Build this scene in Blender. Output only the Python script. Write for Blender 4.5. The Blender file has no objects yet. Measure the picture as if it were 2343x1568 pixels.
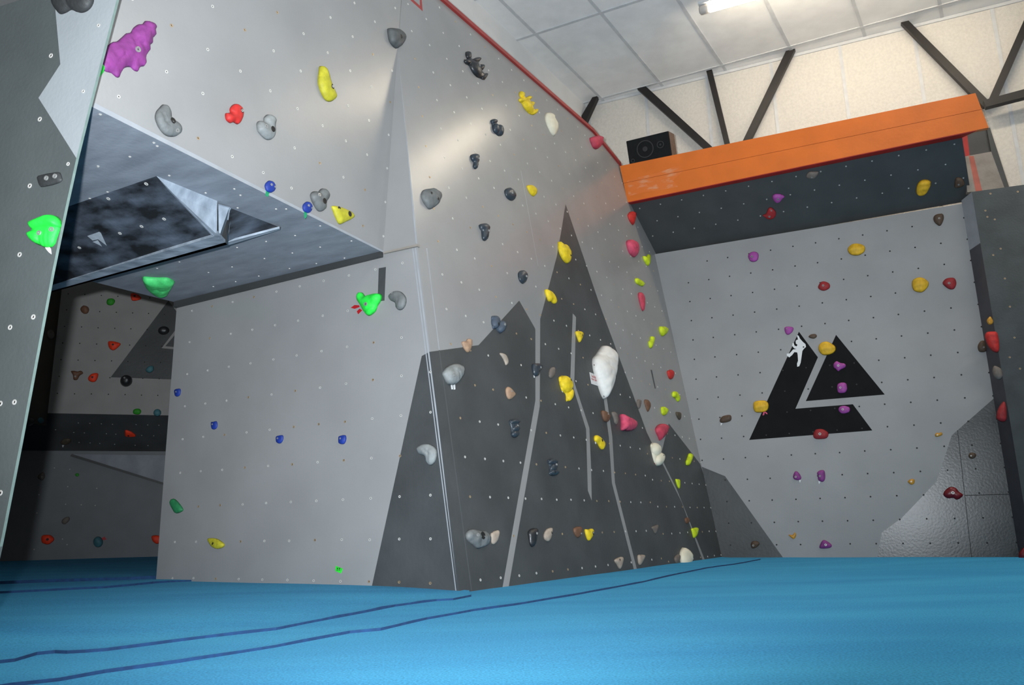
import bpy, bmesh, math, random
from mathutils import Vector, Matrix, noise
from mathutils.geometry import delaunay_2d_cdt
from mathutils.bvhtree import BVHTree
from math import pi, sin, cos, atan, sqrt, exp
random.seed(7)
SC = bpy.context.scene
COL = SC.collection
# ------------------------------------------------------------------ camera
FPX, CAMH = 1800.0, 0.28
TH, RO = atan(421 / FPX), -0.022
CM = Matrix.Rotation(pi / 2 + TH, 3, 'X') @ Matrix.Rotation(RO, 3, 'Z')
O = Vector((0, 0, CAMH))
cd = bpy.data.cameras.new('camera')
cd.sensor_fit = 'HORIZONTAL'; cd.sensor_width = 36; cd.lens = FPX / 2343 * 36
cd.clip_start = .02; cd.clip_end = 100
cam = bpy.data.objects.new('camera', cd); COL.objects.link(cam)
cam.matrix_world = Matrix.Translation(O) @ CM.to_4x4()
SC.camera = cam
# ------------------------------------------------------------------ light
w = bpy.data.worlds.new('world'); SC.world = w; w.use_nodes = True
bg = w.node_tree.nodes['Background']
bg.inputs[0].default_value = (1.0, .96, .91, 1); bg.inputs[1].default_value = 0.38

def area(name, loc, target, sx, sy, power, color):
    l = bpy.data.lights.new(name, 'AREA'); l.shape = 'RECTANGLE'; l.size = sx; l.size_y = sy
    l.energy = power; l.color = color
    o = bpy.data.objects.new(name, l); COL.objects.link(o); o.location = loc
    o.rotation_euler = (Vector(target) - Vector(loc)).to_track_quat('-Z', 'Y').to_euler()
    return o
# the camera's own flash, and unseen fill lights added under the ceiling out of frame
fl = bpy.data.lights.new('camera_flash', 'SPOT'); fl.energy = 980; fl.color = (.87, .94, 1); fl.spot_size = 1.65; fl.spot_blend = .85; fl.shadow_soft_size = .02
flo = bpy.data.objects.new('camera_flash', fl); COL.objects.link(flo); flo.location = (-.12, .02, CAMH + .11)
flo.rotation_euler = Vector((-.04, 1, .43)).to_track_quat('-Z', 'Y').to_euler()
area('ceiling_fill_light', (1.2, .8, 4.4), (1.2, .8, 0), 1.5, .12, 44, (1, .93, .82))
area('ceiling_fill_light', (4.2, 2.6, 4.4), (4.2, 2.6, 0), 1.5, .12, 44, (1, .93, .82))
area('ceiling_fill_light', (3.6, -1.6, 4.4), (3.6, -1.6, 0), 1.5, .12, 60, (1, .93, .82))
SC.view_settings.view_transform = 'Standard'; SC.view_settings.look = 'None'
SC.view_settings.gamma = 1; SC.view_settings.use_curve_mapping = False
SC.view_settings.exposure = -0.17
# ------------------------------------------------------------------ photo geometry
CR = dict(full=(0, 0, 1), c1=(0, 0, 3.92), c2=(0, 380, 3.92), c3=(0, 620, 4.126), c4=(0, 950, 3.648),
          c5=(480, 0, 3.92), c6=(480, 380, 3.92), c7=(340, 760, 2.613), c8=(820, 760, 2.45),
          s1=(920, 60, 3.563), s2=(920, 440, 3.563), s3=(1160, 700, 3.92), s4=(1160, 1000, 4.126),
          s5=(1380, 180, 3.267), s6=(1560, 700, 2.53), s7=(1980, 700, 2.53), s8=(1960, 0, 2.24),
          z1=(1000, 0, 4.686), z2=(1400, 0, 2.4846))

def P(c, pts):
    ox, oy, s = CR[c]
    return [(ox + x / s, oy + y / s) for x, y in pts]

def ray(x, y):
    return (CM @ Vector((x - 1171.5, 784 - y, -FPX))).normalized()

def hdir(vx):
    n = ray(vx, 0).cross(ray(vx, 3000)); d = n.cross(Vector((0, 0, 1))).normalized()
    if (CM.transposed() @ d).z > 0: d = -d
    return d

class Surf:
    """a plane of the place: point p, in-plane axes u (mostly level) and v (mostly up), normal n towards the room"""
    def __init__(s, p, u, v, flip=False):
        s.p = Vector(p); s.u = Vector(u).normalized()
        n = s.u.cross(Vector(v)).normalized()
        if n.dot(O - s.p) < 0: n = -n
        if flip: n = -n
        s.n = n; v = Vector(v); v = v - s.u * v.dot(s.u); s.v = v.normalized()
        if s.u.cross(s.v).dot(s.n) < 0: s.u = -s.u
    def hit(s, x, y, lift=0.0):
        d = ray(x, y); p = s.p + s.n * lift
        return O + d * ((p - O).dot(s.n) / d.dot(s.n))
    def uv(s, h):
        h = h - s.p; return (h.dot(s.u), h.dot(s.v))
    def at(s, x, y, lift=0.0):
        return s.uv(s.hit(x, y, lift))
    def w(s, a, b, c=0.0):
        return s.p + s.u * a + s.v * b + s.n * c
    def mat(s, o):
        m = Matrix((s.u, s.v, s.n)).transposed().to_4x4(); m.translation = o; return m
    def shift(s, d):
        t = Surf.__new__(Surf); t.u, t.v, t.n = s.u, s.v, s.n; t.p = s.p + s.n * d; return t

UP = Vector((0, 0, 1))
FLOOR = Surf((0, 0, 0), (1, 0, 0), (0, 1, 0))
dA, dC, dB = hdir(-2050), hdir(2350), hdir(-2500)
k = FLOOR.hit(1052, 1360)
SA = Surf(k, dA, UP)                                   # lower panel facing the camera
e = SA.hit(955, 560)
SCW = Surf(k, dC, e - k)                               # long slab side
J = SCW.hit(910, 110); g = SA.hit(877, 578); ZS = g.z
SU = Surf(g, hdir(2090), J - g)                        # upper left face
ST = Surf(g, e - g, J - g)                             # tapering corner facet
SS = Surf((g.x, g.y, ZS), dA, Vector((-dA.y, dA.x, 0)))  # soffit
cb = k + dC * 3.55
SB = Surf(cb, dB, UP)                                  # back climbing wall
q = SCW.hit(1503, 585)
D1 = SCW.hit(1440, 462)
SD = Surf(q, dB, D1 - q)                               # overhanging headboard
D2 = SCW.hit(1418, 380)
SO = Surf(D1, dB, D2 - D1)                             # orange fascia
ZC = 4.5
SCE = Surf((0, 0, ZC), dC, dB)
wa, wb = SCE.hit(1345, 240), SCE.hit(2343, -5)
SW = Surf(wa, wb - wa, UP)
n0 = O + ray(268, 0) * (2.2 / ray(268, 0).y)
SN = Surf(n0, hdir(-4000), UP)
f0 = O + ray(200, 1264) * (8.0 / ray(200, 1264).y)
SF = Surf(f0, hdir(8000), UP)                          # far wall, proud upper part
SF2 = SF.shift(-.45)                                   # far wall, lower part
Bc = SB.hit(2332, 1273)
Rc = Vector((Bc.x - .01, Bc.y - .16, 0))
SR = Surf(Rc, (.945, -.327, 0), UP)                    # pillar front

# ------------------------------------------------------------------ materials
def srgb(r, g_, b):
    f = lambda c: (c / 255 / 12.92) if c / 255 <= .04045 else ((c / 255 + .055) / 1.055) ** 2.4
    return (f(r), f(g_), f(b), 1)
MATS = {}
def mat(name, color, rough=.6, var=.06, scale=6.0, bump=0.0, bscale=60.0, spec=.5, metal=0.0, color2=None, emit=0.0, stretch=None, lo=.35, hi=.65, coat=0.0, bdist=.01):
    if name in MATS: return MATS[name]
    m = bpy.data.materials.new(name); m.use_nodes = True; nt = m.node_tree; N = nt.nodes; L = nt.links
    b = N['Principled BSDF']; b.inputs['Roughness'].default_value = rough; b.inputs['Metallic'].default_value = metal
    b.inputs['Specular IOR Level'].default_value = spec; b.inputs['Coat Weight'].default_value = coat
    tc = N.new('ShaderNodeTexCoord'); mp = N.new('ShaderNodeMapping'); L.new(tc.outputs['Object'], mp.inputs[0])
    if stretch: mp.inputs['Scale'].default_value = stretch
    nz = N.new('ShaderNodeTexNoise'); nz.inputs['Scale'].default_value = scale; nz.inputs['Detail'].default_value = 5
    L.new(mp.outputs[0], nz.inputs['Vector'])
    rp = N.new('ShaderNodeValToRGB'); rp.color_ramp.elements[0].position = lo; rp.color_ramp.elements[1].position = hi
    c = Vector(color[:3]); c2 = Vector(color2[:3]) if color2 else c * (1 + var)
    c1 = c if color2 else c * (1 - var)
    rp.color_ramp.elements[0].color = (*c1, 1); rp.color_ramp.elements[1].color = (*c2, 1)
    L.new(nz.outputs['Fac'], rp.inputs[0]); L.new(rp.outputs[0], b.inputs['Base Color'])
    if bump:
        n2 = N.new('ShaderNodeTexNoise'); n2.inputs['Scale'].default_value = bscale; n2.inputs['Detail'].default_value = 3
        L.new(tc.outputs['Object'], n2.inputs['Vector'])
        bp = N.new('ShaderNodeBump'); bp.inputs['Strength'].default_value = bump; bp.inputs['Distance'].default_value = bdist
        L.new(n2.outputs['Fac'], bp.inputs['Height']); L.new(bp.outputs[0], b.inputs['Normal'])
    if emit:
        b.inputs['Emission Color'].default_value = color; b.inputs['Emission Strength'].default_value = emit
    MATS[name] = m; return m

M_GREY = mat('light_grey_paint', (.300, .295, .292, 1), .27, .05, 2.5, .03, 70, .45)
M_DARK = mat('dark_grey_paint', (.064, .067, .068, 1), .45, .16, 3.0, .12, 45, .42)
M_GLOSSD = mat('worn_dark_grey_paint', (.034, .038, .040, 1), .30, .3, 6.0, .07, 60, .62)
M_HEAD = mat('slate_paint', (.047, .049, .049, 1), .5, .12, 4, .08, 40)
M_BLACK = mat('black_logo_paint', (.0055, .0055, .006, 1), .65, .2, 6, .03, 40, .12)
M_WHITEP = mat('white_figure_paint', (.72, .72, .72, 1), .5, .05)
M_SEAM = mat('filler_line_paint', (.335, .35, .375, 1), .5, .08, 12)
M_SOFF = mat('chalky_soffit_paint', (.21, .225, .255, 1), .55, .2, 5, .1, 50, color2=(.30, .32, .36, 1), stretch=(1, 3, 1), lo=.3, hi=.7)
M_CHALK = mat('chalked_black_ply', (.010, .011, .013, 1), .6, .2, 5, .15, 60, color2=(.20, .24, .31, 1), stretch=(1.0, 2.0, 1), lo=.38, hi=.95)
M_LIP = mat('chalked_pale_ply', (.10, .12, .15, 1), .6, .2, 9, .15, 60, color2=(.44, .50, .57, 1), lo=.2, hi=.75, stretch=(1, 2, 1))
M_ORANGE = mat('orange_gloss_paint', (.72, .165, .022, 1), .32, .06, 5, .08, 40, .5)
M_ORCH = mat('chalk_scuffed_orange', (.72, .165, .022, 1), .5, .06, 9, .1, 60, .5, color2=(.68, .34, .19, 1), lo=.5, hi=.75, stretch=(1, 2.5, 1))
M_RED = mat('red_edge_paint', (.33, .012, .010, 1), .4, .1, 8)
M_REDT = mat('red_trim_paint', (.34, .035, .03, 1), .45, .1, 8)
M_TILE = mat('grey_white_ceiling_tile', (.84, .835, .82, 1), .8, .05, 5, .15, 120, .2)
M_CREAM = mat('cream_textured_board', (.66, .63, .58, 1), .75, .05, 50, .5, 150, .3)
M_BATT = mat('pale_grey_batten', (.58, .59, .60, 1), .5, .06, 10)
M_BULK = mat('white_painted_bulkhead', (.80, .79, .77, 1), .7, .03, 4)
M_STEEL = mat('black_painted_steel', (.009, .007, .007, 1), .5, .3, 8)
M_CEM = mat('bare_cement_board', (.26, .23, .20, 1), .8, .15, 8, .2, 50)
M_EDGE = mat('pale_green_panel_edge', (.16, .22, .20, 1), .5, .1, 30)
M_PSIDE = mat('pillar_edge_paint', (.060, .055, .062, 1), .5, .1, 12)
M_METAL = mat('zinc_insert_metal', (.66, .64, .60, 1), .4, .1, 40, metal=.25)
M_HOLE = mat('insert_bore_black', (.01, .009, .008, 1), .6)
M_BRASS = mat('tan_insert_metal', (.50, .36, .22, 1), .4, .2, 40, metal=.5)
M_TUBE = mat('lit_fluorescent_tube', (1, .86, .66, 1), .4, emit=46)
M_CAP = mat('translucent_lamp_end', (.55, .50, .45, 1), .4)
M_SPKB = mat('black_speaker_cloth', (.006, .007, .007, 1), .7, .2, 30, .03, 60, .2)
M_SPKW = mat('walnut_veneer', (.12, .065, .04, 1), .5, .3, 20, stretch=(1, 1, 8))
M_SPKR = mat('speaker_ring_grey', (.018, .018, .018, 1), .4)
M_CONC = mat('grey_concrete_slab', (.20, .20, .20, 1), .8, .1, 4)

def mat_carpet():
    m = bpy.data.materials.new('blue_loop_carpet'); m.use_nodes = True; nt = m.node_tree; N = nt.nodes; L = nt.links
    b = N['Principled BSDF']; b.inputs['Roughness'].default_value = .95; b.inputs['Specular IOR Level'].default_value = .15
    b.inputs['Sheen Weight'].default_value = .05; b.inputs['Sheen Tint'].default_value = (.5, .8, 1, 1)
    tc = N.new('ShaderNodeTexCoord')
    mp = N.new('ShaderNodeMapping'); mp.inputs['Scale'].default_value = (.35, 1.6, 1); mp.inputs['Rotation'].default_value = (0, 0, -.12); L.new(tc.outputs['Object'], mp.inputs[0])
    n1 = N.new('ShaderNodeTexNoise'); n1.inputs['Scale'].default_value = 2.2; n1.inputs['Detail'].default_value = 6; L.new(mp.outputs[0], n1.inputs['Vector'])
    n2 = N.new('ShaderNodeTexNoise'); n2.inputs['Scale'].default_value = 190; n2.inputs['Detail'].default_value = 3; L.new(tc.outputs['Object'], n2.inputs['Vector'])
    r1 = N.new('ShaderNodeValToRGB'); r1.color_ramp.elements[0].position = .35; r1.color_ramp.elements[1].position = .7
    r1.color_ramp.elements[0].color = (.040, .32, .63, 1); r1.color_ramp.elements[1].color = (.060, .41, .72, 1)
    L.new(n1.outputs['Fac'], r1.inputs[0])
    r2 = N.new('ShaderNodeValToRGB'); r2.color_ramp.elements[0].position = .3; r2.color_ramp.elements[1].position = .72
    r2.color_ramp.elements[0].color = (.72, .72, .72, 1); r2.color_ramp.elements[1].color = (1.3, 1.25, 1.2, 1); L.new(n2.outputs['Fac'], r2.inputs[0])
    mx = N.new('ShaderNodeMix'); mx.data_type = 'RGBA'; mx.blend_type = 'MULTIPLY'; mx.inputs[0].default_value = 1
    L.new(r1.outputs[0], mx.inputs[6]); L.new(r2.outputs[0], mx.inputs[7]); L.new(mx.outputs[2], b.inputs['Base Color'])
    bp = N.new('ShaderNodeBump'); bp.inputs['Strength'].default_value = .5; bp.inputs['Distance'].default_value = .004
    L.new(n2.outputs['Fac'], bp.inputs['Height']); L.new(bp.outputs[0], b.inputs['Normal'])
    return m
M_MAT = mat_carpet()
M_MATEDGE = mat('carpet_hem_navy', (.008, .045, .13, 1), .9, .2, 40)

HC = dict(purple=(.22, .035, .20), green=(.02, .72, .06), palegreen=(.08, .68, .18), forest=(.02, .20, .07), leaf=(.02, .28, .01),
          neon=(.03, .75, .04), blue=(.010, .035, .26), grey=(.145, .152, .150), palegrey=(.24, .25, .245), midgrey=(.095, .10, .10), coal=(.02, .021, .023),
          slate=(.032, .043, .055), steel=(.06, .08, .11), red=(.52, .022, .018), rose=(.52, .05, .09), pink=(.62, .07, .14), maroon=(.16, .004, .01), brick=(.30, .015, .018),
          orange=(.85, .045, .008), yellow=(.78, .56, .012), lemon=(.50, .45, .025), lime=(.58, .72, .01), cream=(.78, .72, .56), white=(.80, .77, .72),
          tan=(.40, .25, .16), sand=(.38, .31, .25), brown=(.16, .075, .04), umber=(.085, .05, .03), stone=(.17, .14, .12), olive=(.085, .065, .04),
          teal=(.05, .17, .20), amber=(.55, .26, .02), charcoal=(.035, .037, .038), mauve=(.34, .06, .30), gold=(.70, .40, .015))
def hm(c):
    glossy = c in ('maroon', 'slate', 'coal', 'amber')
    return mat('hold_resin_' + c, (*HC[c], 1), .35 if glossy else .62, .05 if c in ('white', 'cream') else .16, 30, .45 if c not in ('maroon', 'amber', 'white', 'cream', 'yellow') else .1, 160, .5, bdist=.002)

# ------------------------------------------------------------------ object helpers
def link(name, me, m=None, parent=None, mw=None):
    o = bpy.data.objects.new(name, me); COL.objects.link(o)
    if m is not None and me is not None and len(me.materials) == 0: me.materials.append(m)
    if mw is not None: o.matrix_world = mw
    if parent is not None:
        o.parent = parent
        if mw is not None:
            pm = PW.get(parent.name, Matrix.Identity(4)); o.matrix_parent_inverse = pm.inverted()
    PW[o.name] = mw if mw is not None else Matrix.Identity(4)
    return o
PW = {}
def tag(o, label=None, cat=None, group=None, kind=None):
    if label: o['label'] = label
    if cat: o['category'] = cat
    if group: o['group'] = group
    if kind: o['kind'] = kind
    return o
def empty(name, loc, label, cat, group=None):
    o = link(name, None, mw=Matrix.Translation(Vector(loc))); o.empty_display_size = .1
    return tag(o, label, cat, group)
def mesh_from(name, verts, faces, mats=(), mi=None, smooth=False):
    me = bpy.data.meshes.new(name); me.from_pydata([tuple(v) for v in verts], [], faces)
    for m in mats: me.materials.append(m)
    if mi: me.polygons.foreach_set('material_index', mi)
    if smooth: me.polygons.foreach_set('use_smooth', [True] * len(faces))
    me.update(); return me
def inside(pt, poly):
    x, y = pt; r = False; j = len(poly) - 1
    for i in range(len(poly)):
        xi, yi = poly[i]; xj, yj = poly[j]
        if (yi > y) != (yj > y) and x < (xj - xi) * (y - yi) / (yj - yi) + xi: r = not r
        j = i
    return r
def panel(name, S, outline, regions, base, thick=.03, parent=None, world_pts=None, org=None):
    """flat board on surface S; outline and painted regions in S coordinates; paint splits the faces"""
    polys = [outline] + [r[1] for r in regions]
    vs, es = [], []
    for p in polys:
        s = len(vs); vs += [Vector(v) for v in p]; es += [(s + i, s + (i + 1) % len(p)) for i in range(len(p))]
    V, E_, F, *_ = delaunay_2d_cdt(vs, es, [], 0, 1e-5)
    faces, mi = [], []
    mats = [base]
    for r in regions:
        if r[0] not in mats: mats.append(r[0])
    for f in F:
        c = sum((V[i] for i in f), Vector((0, 0))) / len(f)
        if not inside(c, outline): continue
        m = 0
        for r in regions:
            if inside(c, r[1]): m = mats.index(r[0])
        fc = list(f)
        a = (V[fc[1]] - V[fc[0]]).cross(V[fc[2]] - V[fc[1]])
        if a < 0: fc.reverse()
        faces.append(fc); mi.append(m)
    cnt = {}
    for f in faces:
        for i in range(len(f)):
            ed = (f[i], f[(i + 1) % len(f)]); cnt[tuple(sorted(ed))] = cnt.get(tuple(sorted(ed)), 0) + 1
    nv = len(V); verts = [(v.x, v.y, 0) for v in V] + [(v.x, v.y, -thick) for v in V]
    nf = len(faces)
    for i in range(nf):
        f = faces[i]
        faces.append([nv + j for j in reversed(f)]); mi.append(mi[i])
        for a in range(len(f)):
            x, y = f[a], f[(a + 1) % len(f)]
            if cnt[tuple(sorted((x, y)))] == 1: faces.append([y, x, nv + x, nv + y]); mi.append(mi[i])
    used = sorted({j for f in faces for j in f}); mp = {j: i for i, j in enumerate(used)}
    me = mesh_from(name, [verts[j] for j in used], [[mp[j] for j in f] for f in faces], mats, mi)
    o0 = S.p
    return link(name, me, parent=parent, mw=S.mat(o0))
def box(name, m, mw, x0, x1, y0, y1, z0, z1, parent=None, bevel=0.0):
    bm = bmesh.new(); bmesh.ops.create_cube(bm, size=1)
    for v in bm.verts:
        v.co = Vector((x0 + (v.co.x + .5) * (x1 - x0), y0 + (v.co.y + .5) * (y1 - y0), z0 + (v.co.z + .5) * (z1 - z0)))
    if bevel: bmesh.ops.bevel(bm, geom=bm.edges[:], offset=bevel, segments=2, affect='EDGES')
    me = bpy.data.meshes.new(name); bm.to_mesh(me); bm.free()
    return link(name, me, m, parent, mw)
def prism(name, m, bottom, top, parent=None, mats=None, mi=None, origin=None):
    n = len(bottom); org = Vector(origin) if origin is not None else Vector(bottom[0])
    vs = [Vector(p) - org for p in bottom] + [Vector(p) - org for p in top]
    fs = [list(range(n - 1, -1, -1)), list(range(n, 2 * n))] + [[i, (i + 1) % n, n + (i + 1) % n, n + i] for i in range(n)]
    me = mesh_from(name, vs, fs); bm = bmesh.new(); bm.from_mesh(me); bmesh.ops.recalc_face_normals(bm, faces=bm.faces[:]); bm.to_mesh(me); bm.free()
    for mm in (mats or [m]): me.materials.append(mm)
    if mi: me.polygons.foreach_set('material_index', mi)
    return link(name, me, None, parent, Matrix.Translation(org))
def reg(S, m, c, pts): return (m, [S.at(*p) for p in P(c, pts)])
def pts(S, c, p): return [S.at(*a) for a in P(c, p)]

def struct(o): o['kind'] = 'structure'; return o

# ------------------------------------------------------------------ bolt holes (threaded inserts)
def ring_mesh(name, r, m1, m2, dep=.0016):
    bm = bmesh.new(); n = 12; R = []
    for rr, z in ((r, 0.0003), (r * .93, dep), (r * .50, dep), (r * .38, .0005)):
        R.append([bm.verts.new((rr * cos(2 * pi * i / n), rr * sin(2 * pi * i / n), z)) for i in range(n)])
    for a in range(3):
        for i in range(n): bm.faces.new((R[a][i], R[a][(i + 1) % n], R[a + 1][(i + 1) % n], R[a + 1][i]))
    f = bm.faces.new(R[3]); f.material_index = 1
    me = bpy.data.meshes.new(name); bm.to_mesh(me); bm.free(); me.materials.append(m1); me.materials.append(m2); return me
RM = {'z': ring_mesh('bolt_hole', .0066, M_METAL, M_HOLE), 't': ring_mesh('bolt_hole', .0066, M_BRASS, M_HOLE),
      'd': ring_mesh('bolt_hole', .0062, M_HOLE, M_HOLE), 's': ring_mesh('bolt_hole', .0055, M_METAL, M_HOLE), 'b': ring_mesh('bolt_hole', .0085, M_METAL, M_HOLE)}
def in_frame(p):
    c = CM.transposed() @ (p - O)
    if c.z > -.1: return False
    x = 1171.5 + FPX * c.x / -c.z; y = 784 - FPX * c.y / -c.z
    return -10 < x < 2353 and -10 < y < 1578
def holes(root, items, name='bolt_hole'):
    """items: (surface, u, v, style, part). the 100 nearest are parts, the rest one part"""
    it = [(i[0].w(i[1], i[2], .0002), i) for i in items]
    it = [x for x in it if in_frame(x[0])]
    it.sort(key=lambda x: (x[0] - O).length)
    for p, i in it[:100]:
        link(name, RM[i[3]], None, i[4], i[0].mat(p))
    rest = it[100:]
    if rest:
        bm = bmesh.new(); mats = []
        for p, i in rest:
            me = RM[i[3]]; M4 = root_inv(root) @ i[0].mat(p)
            t = bmesh.new(); t.from_mesh(me); t.transform(M4)
            base = len(mats)
            ms = [me.materials[0], me.materials[1]]
            for mm in ms:
                if mm not in mats: mats.append(mm)
            vm = [bm.verts.new(v.co) for v in t.verts]; t.verts.ensure_lookup_table(); t.verts.index_update()
            for f in t.faces:
                nf = bm.faces.new([vm[v.index] for v in f.verts]); nf.material_index = mats.index(ms[f.material_index])
            t.free()
        me = bpy.data.meshes.new('bolt_holes'); bm.to_mesh(me); bm.free()
        for mm in mats: me.materials.append(mm)
        o = link('bolt_holes', me, None, root, PW[root.name].copy()); o['kind'] = 'stuff'
def root_inv(o): return PW[o.name].inverted()

# ================================================================== THE HALL
def quad(name, pts4, m, th=.03, parent=None):
    pts4 = [Vector(p) for p in pts4]; n = (pts4[1] - pts4[0]).cross(pts4[-1] - pts4[0]).normalized()
    if n.dot(O - pts4[0]) < 0: n = -n
    return prism(name, m, [p - n * th for p in pts4], pts4, parent)
struct(quad('floor', [(-9, -4, -.06), (9, -4, -.06), (9, 12, -.06), (-9, 12, -.06)], M_CONC, .1))
# ceiling: tiles and pale battens in one mesh
def ceiling():
    vs, fs, mi = [], [], []
    def slab(a0, a1, b0, b1, z, m):
        c = [SCE.p + dC * a + dB * b for a, b in ((a0, b0), (a1, b0), (a1, b1), (a0, b1))]
        s = len(vs)
        for zz in (z, z + .02):
            for p in c: vs.append((p.x, p.y, zz))
        fs.extend([[s, s + 1, s + 2, s + 3], [s + 7, s + 6, s + 5, s + 4]] + [[s + i, s + 4 + i, s + 4 + (i + 1) % 4, s + (i + 1) % 4] for i in range(4)]); mi.extend([m] * 6)
    slab(-6, 14, -9, 11, ZC, 0)
    for i in range(-11, 14): slab(-6, 14, .015 + .61 * i - .014, .015 + .61 * i + .014, ZC - .006, 1)
    for c in [6.92, 5.62, 4.955] + [4.955 - 1.2 * i for i in range(1, 8)]: slab(c - .014, c + .014, -9, 11, ZC - .0075, 1)
    me = mesh_from('ceiling', vs, fs, [M_TILE, M_BATT], mi)
    return struct(link('ceiling', me))
ceiling()
# cream rear wall with battens
def rear():
    a = SW.u; L0, L1 = -7.5, 7.5
    if a.x < 0: a = -a
    o = struct(quad('wall_rear', [wa + a * L0 - UP * 4.6, wa + a * L1 - UP * 4.6, wa + a * L1, wa + a * L0], M_CREAM, .05))
    for i in range(-1, 9):
        c = wa + a * (.61 + .6 * (i)) ; n = SW.n
        p = [c - a * .014, c + a * .014, c + a * .014 - UP * 1.7, c - a * .014 - UP * 1.7]
        struct(prism('trim_%d' % (i + 3), M_BATT, p, [x + n * .006 for x in p]))
    p = [wa + a * L0 + UP * -.002, wa + a * L1 + UP * -.002, wa + a * L1 - UP * .03, wa + a * L0 - UP * .03]
    struct(prism('trim_1', M_BATT, p, [x + SW.n * .012 for x in p]))
rear()
# white bulkhead above the slab
ba, bb = SCE.hit(1085, 0), SCE.hit(1340, 240)
bd = (bb - ba).normalized()
struct(quad('wall_bulkhead', [ba - bd * 3 - UP * 1.6, bb - UP * 1.6, bb, ba - bd * 3], M_BULK, .12))
# unseen side wall added to block world light from the recess
struct(quad('wall_left_light_block', [(-7.5, -4, -.06), (-7.5, 12, -.06), (-7.5, 12, ZC), (-7.5, -4, ZC)], M_BULK, .1))

# --- crash mats -----------------------------------------------------------------
def at_z(x, y, z):
    d = ray(x, y); return O + d * ((z - O.z) / d.z)
def dense(pl, step=.12):
    out = []
    for i in range(len(pl) - 1):
        a, b = Vector(pl[i]), Vector(pl[i + 1]); n = max(1, int((b - a).length / step))
        out += [a.lerp(b, j / n) for j in range(n)]
    return out + [Vector(pl[-1])]
def crash_mat(label, near_px, far_pts, z, zlow, close_near=None, crest=None):
    """near edge traced along its hem (pixel polyline, left to right); far edge given as ground points right to left"""
    near = [at_z(x, y, z) for x, y in near_px] if near_px else close_near
    near = [Vector((p[0], p[1])) for p in near]; near = dense(near, .07)
    far = dense([near[-1]] + [Vector((p[0], p[1])) for p in far_pts] + [near[0]], .09)[1:-1]; poly = near + far
    vs = list(poly); es = [(i, (i + 1) % len(poly)) for i in range(len(poly))]
    minx, maxx = min(p.x for p in poly), max(p.x for p in poly); miny, maxy = min(p.y for p in poly), max(p.y for p in poly)
    st = .11; y = miny
    pl = [tuple(p) for p in poly]
    while y < maxy:
        x = minx
        while x < maxx:
            if inside((x, y), pl): vs.append(Vector((x + random.uniform(-.02, .02), y + random.uniform(-.02, .02))))
            x += st
        y += st
    # close rows along the hem so that it can roll over
    for i, p in enumerate(near):
        t = (near[min(i + 1, len(near) - 1)] - near[max(i - 1, 0)]).normalized(); nn = Vector((-t.y, t.x))
        for dd in (.012, .035):
            qv = p + nn * dd
            if inside(qv, pl): vs.append(qv)
    V, E_, F, *_ = delaunay_2d_cdt(vs, es, [], 0, 1e-6)
    def hz(v):
        h = z + (noise.noise(Vector((v.x * 1.3, v.y * 1.9, 4))) * .0022 + noise.noise(Vector((v.x * 4, v.y * 5, 9))) * .0008)
        return h + (crest(v) if crest else 0)
    nearset = len(near)
    verts = []
    dmin = []
    for v in V:
        d = min((v - p).length for p in near) if zlow is not None else 9
        h = hz(v)
        if d < .03 and zlow is not None: h += .0025 * (1 - d / .03) + .0015 * noise.noise(Vector((v.x * 7, v.y * 7, 3)))
        verts.append((v.x, v.y, h))
    faces, mi = [], []
    for f in F:
        c = sum((V[i] for i in f), Vector((0, 0))) / len(f)
        if not inside(c, pl): continue
        fc = list(f)
        if (V[fc[1]] - V[fc[0]]).cross(V[fc[2]] - V[fc[1]]) < 0: fc.reverse()
        faces.append(fc); mi.append(0)
    top_n = len(faces)
    cnt = {}
    for f in faces:
        for i in range(3):
            ed = tuple(sorted((f[i], f[(i + 1) % 3]))); cnt[ed] = cnt.get(ed, 0) + 1
    mp = {}
    def low(i):
        if i not in mp: mp[i] = len(verts); v = V[i]; verts.append((v.x, v.y, -.058))
        return mp[i]
    mr = {}
    def rim(i):
        if i not in mr: mr[i] = len(verts); verts.append(verts[i])
        return mr[i]
    for f in list(faces):
        for i in range(3):
            a, b = f[i], f[(i + 1) % 3]
            if cnt[tuple(sorted((a, b)))] == 1: faces.append([rim(b), rim(a), low(a), low(b)]); mi.append(1)
    me = mesh_from('crash_mat', verts, faces, [M_MAT, M_MATEDGE], mi)
    me.polygons.foreach_set('use_smooth', [i < top_n for i in range(len(faces))])
    o = link('crash_mat', me); tag(o, label, 'crash mat'); return o
seam2 = [(-60, 1580), (24, 1566), (137, 1554), (239, 1536), (410, 1513), (546, 1491), (632, 1477), (800, 1445), (871, 1439), (977, 1414), (1084, 1395), (1174, 1383), (1297, 1363), (1468, 1331), (1618, 1299), (1679, 1291), (1740, 1280)]
seam1 = [(-80, 1512), (-30, 1516), (34, 1509), (85, 1494), (126, 1490), (154, 1491), (195, 1489), (246, 1485), (341, 1473), (471, 1456), (632, 1438), (700, 1424), (807, 1404), (905, 1385), (999, 1373), (1037, 1371), (1078, 1363)]
seamL = [(-120, 1358), (0, 1354), (80, 1350), (166, 1346), (240, 1343), (310, 1337), (350, 1333), (387, 1330)]
seamM = [(-160, 1334), (0, 1331), (80, 1328), (167, 1325), (300, 1321), (420, 1316)]
def ground(pl, z): return [at_z(x, y, z) for x, y in pl]
def offs(pl, dy): return [(x, y + dy) for x, y in pl]
ZF, ZM1, ZL, ZL2, ZL3 = 0.0, .005, .010, .036, .070
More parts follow.
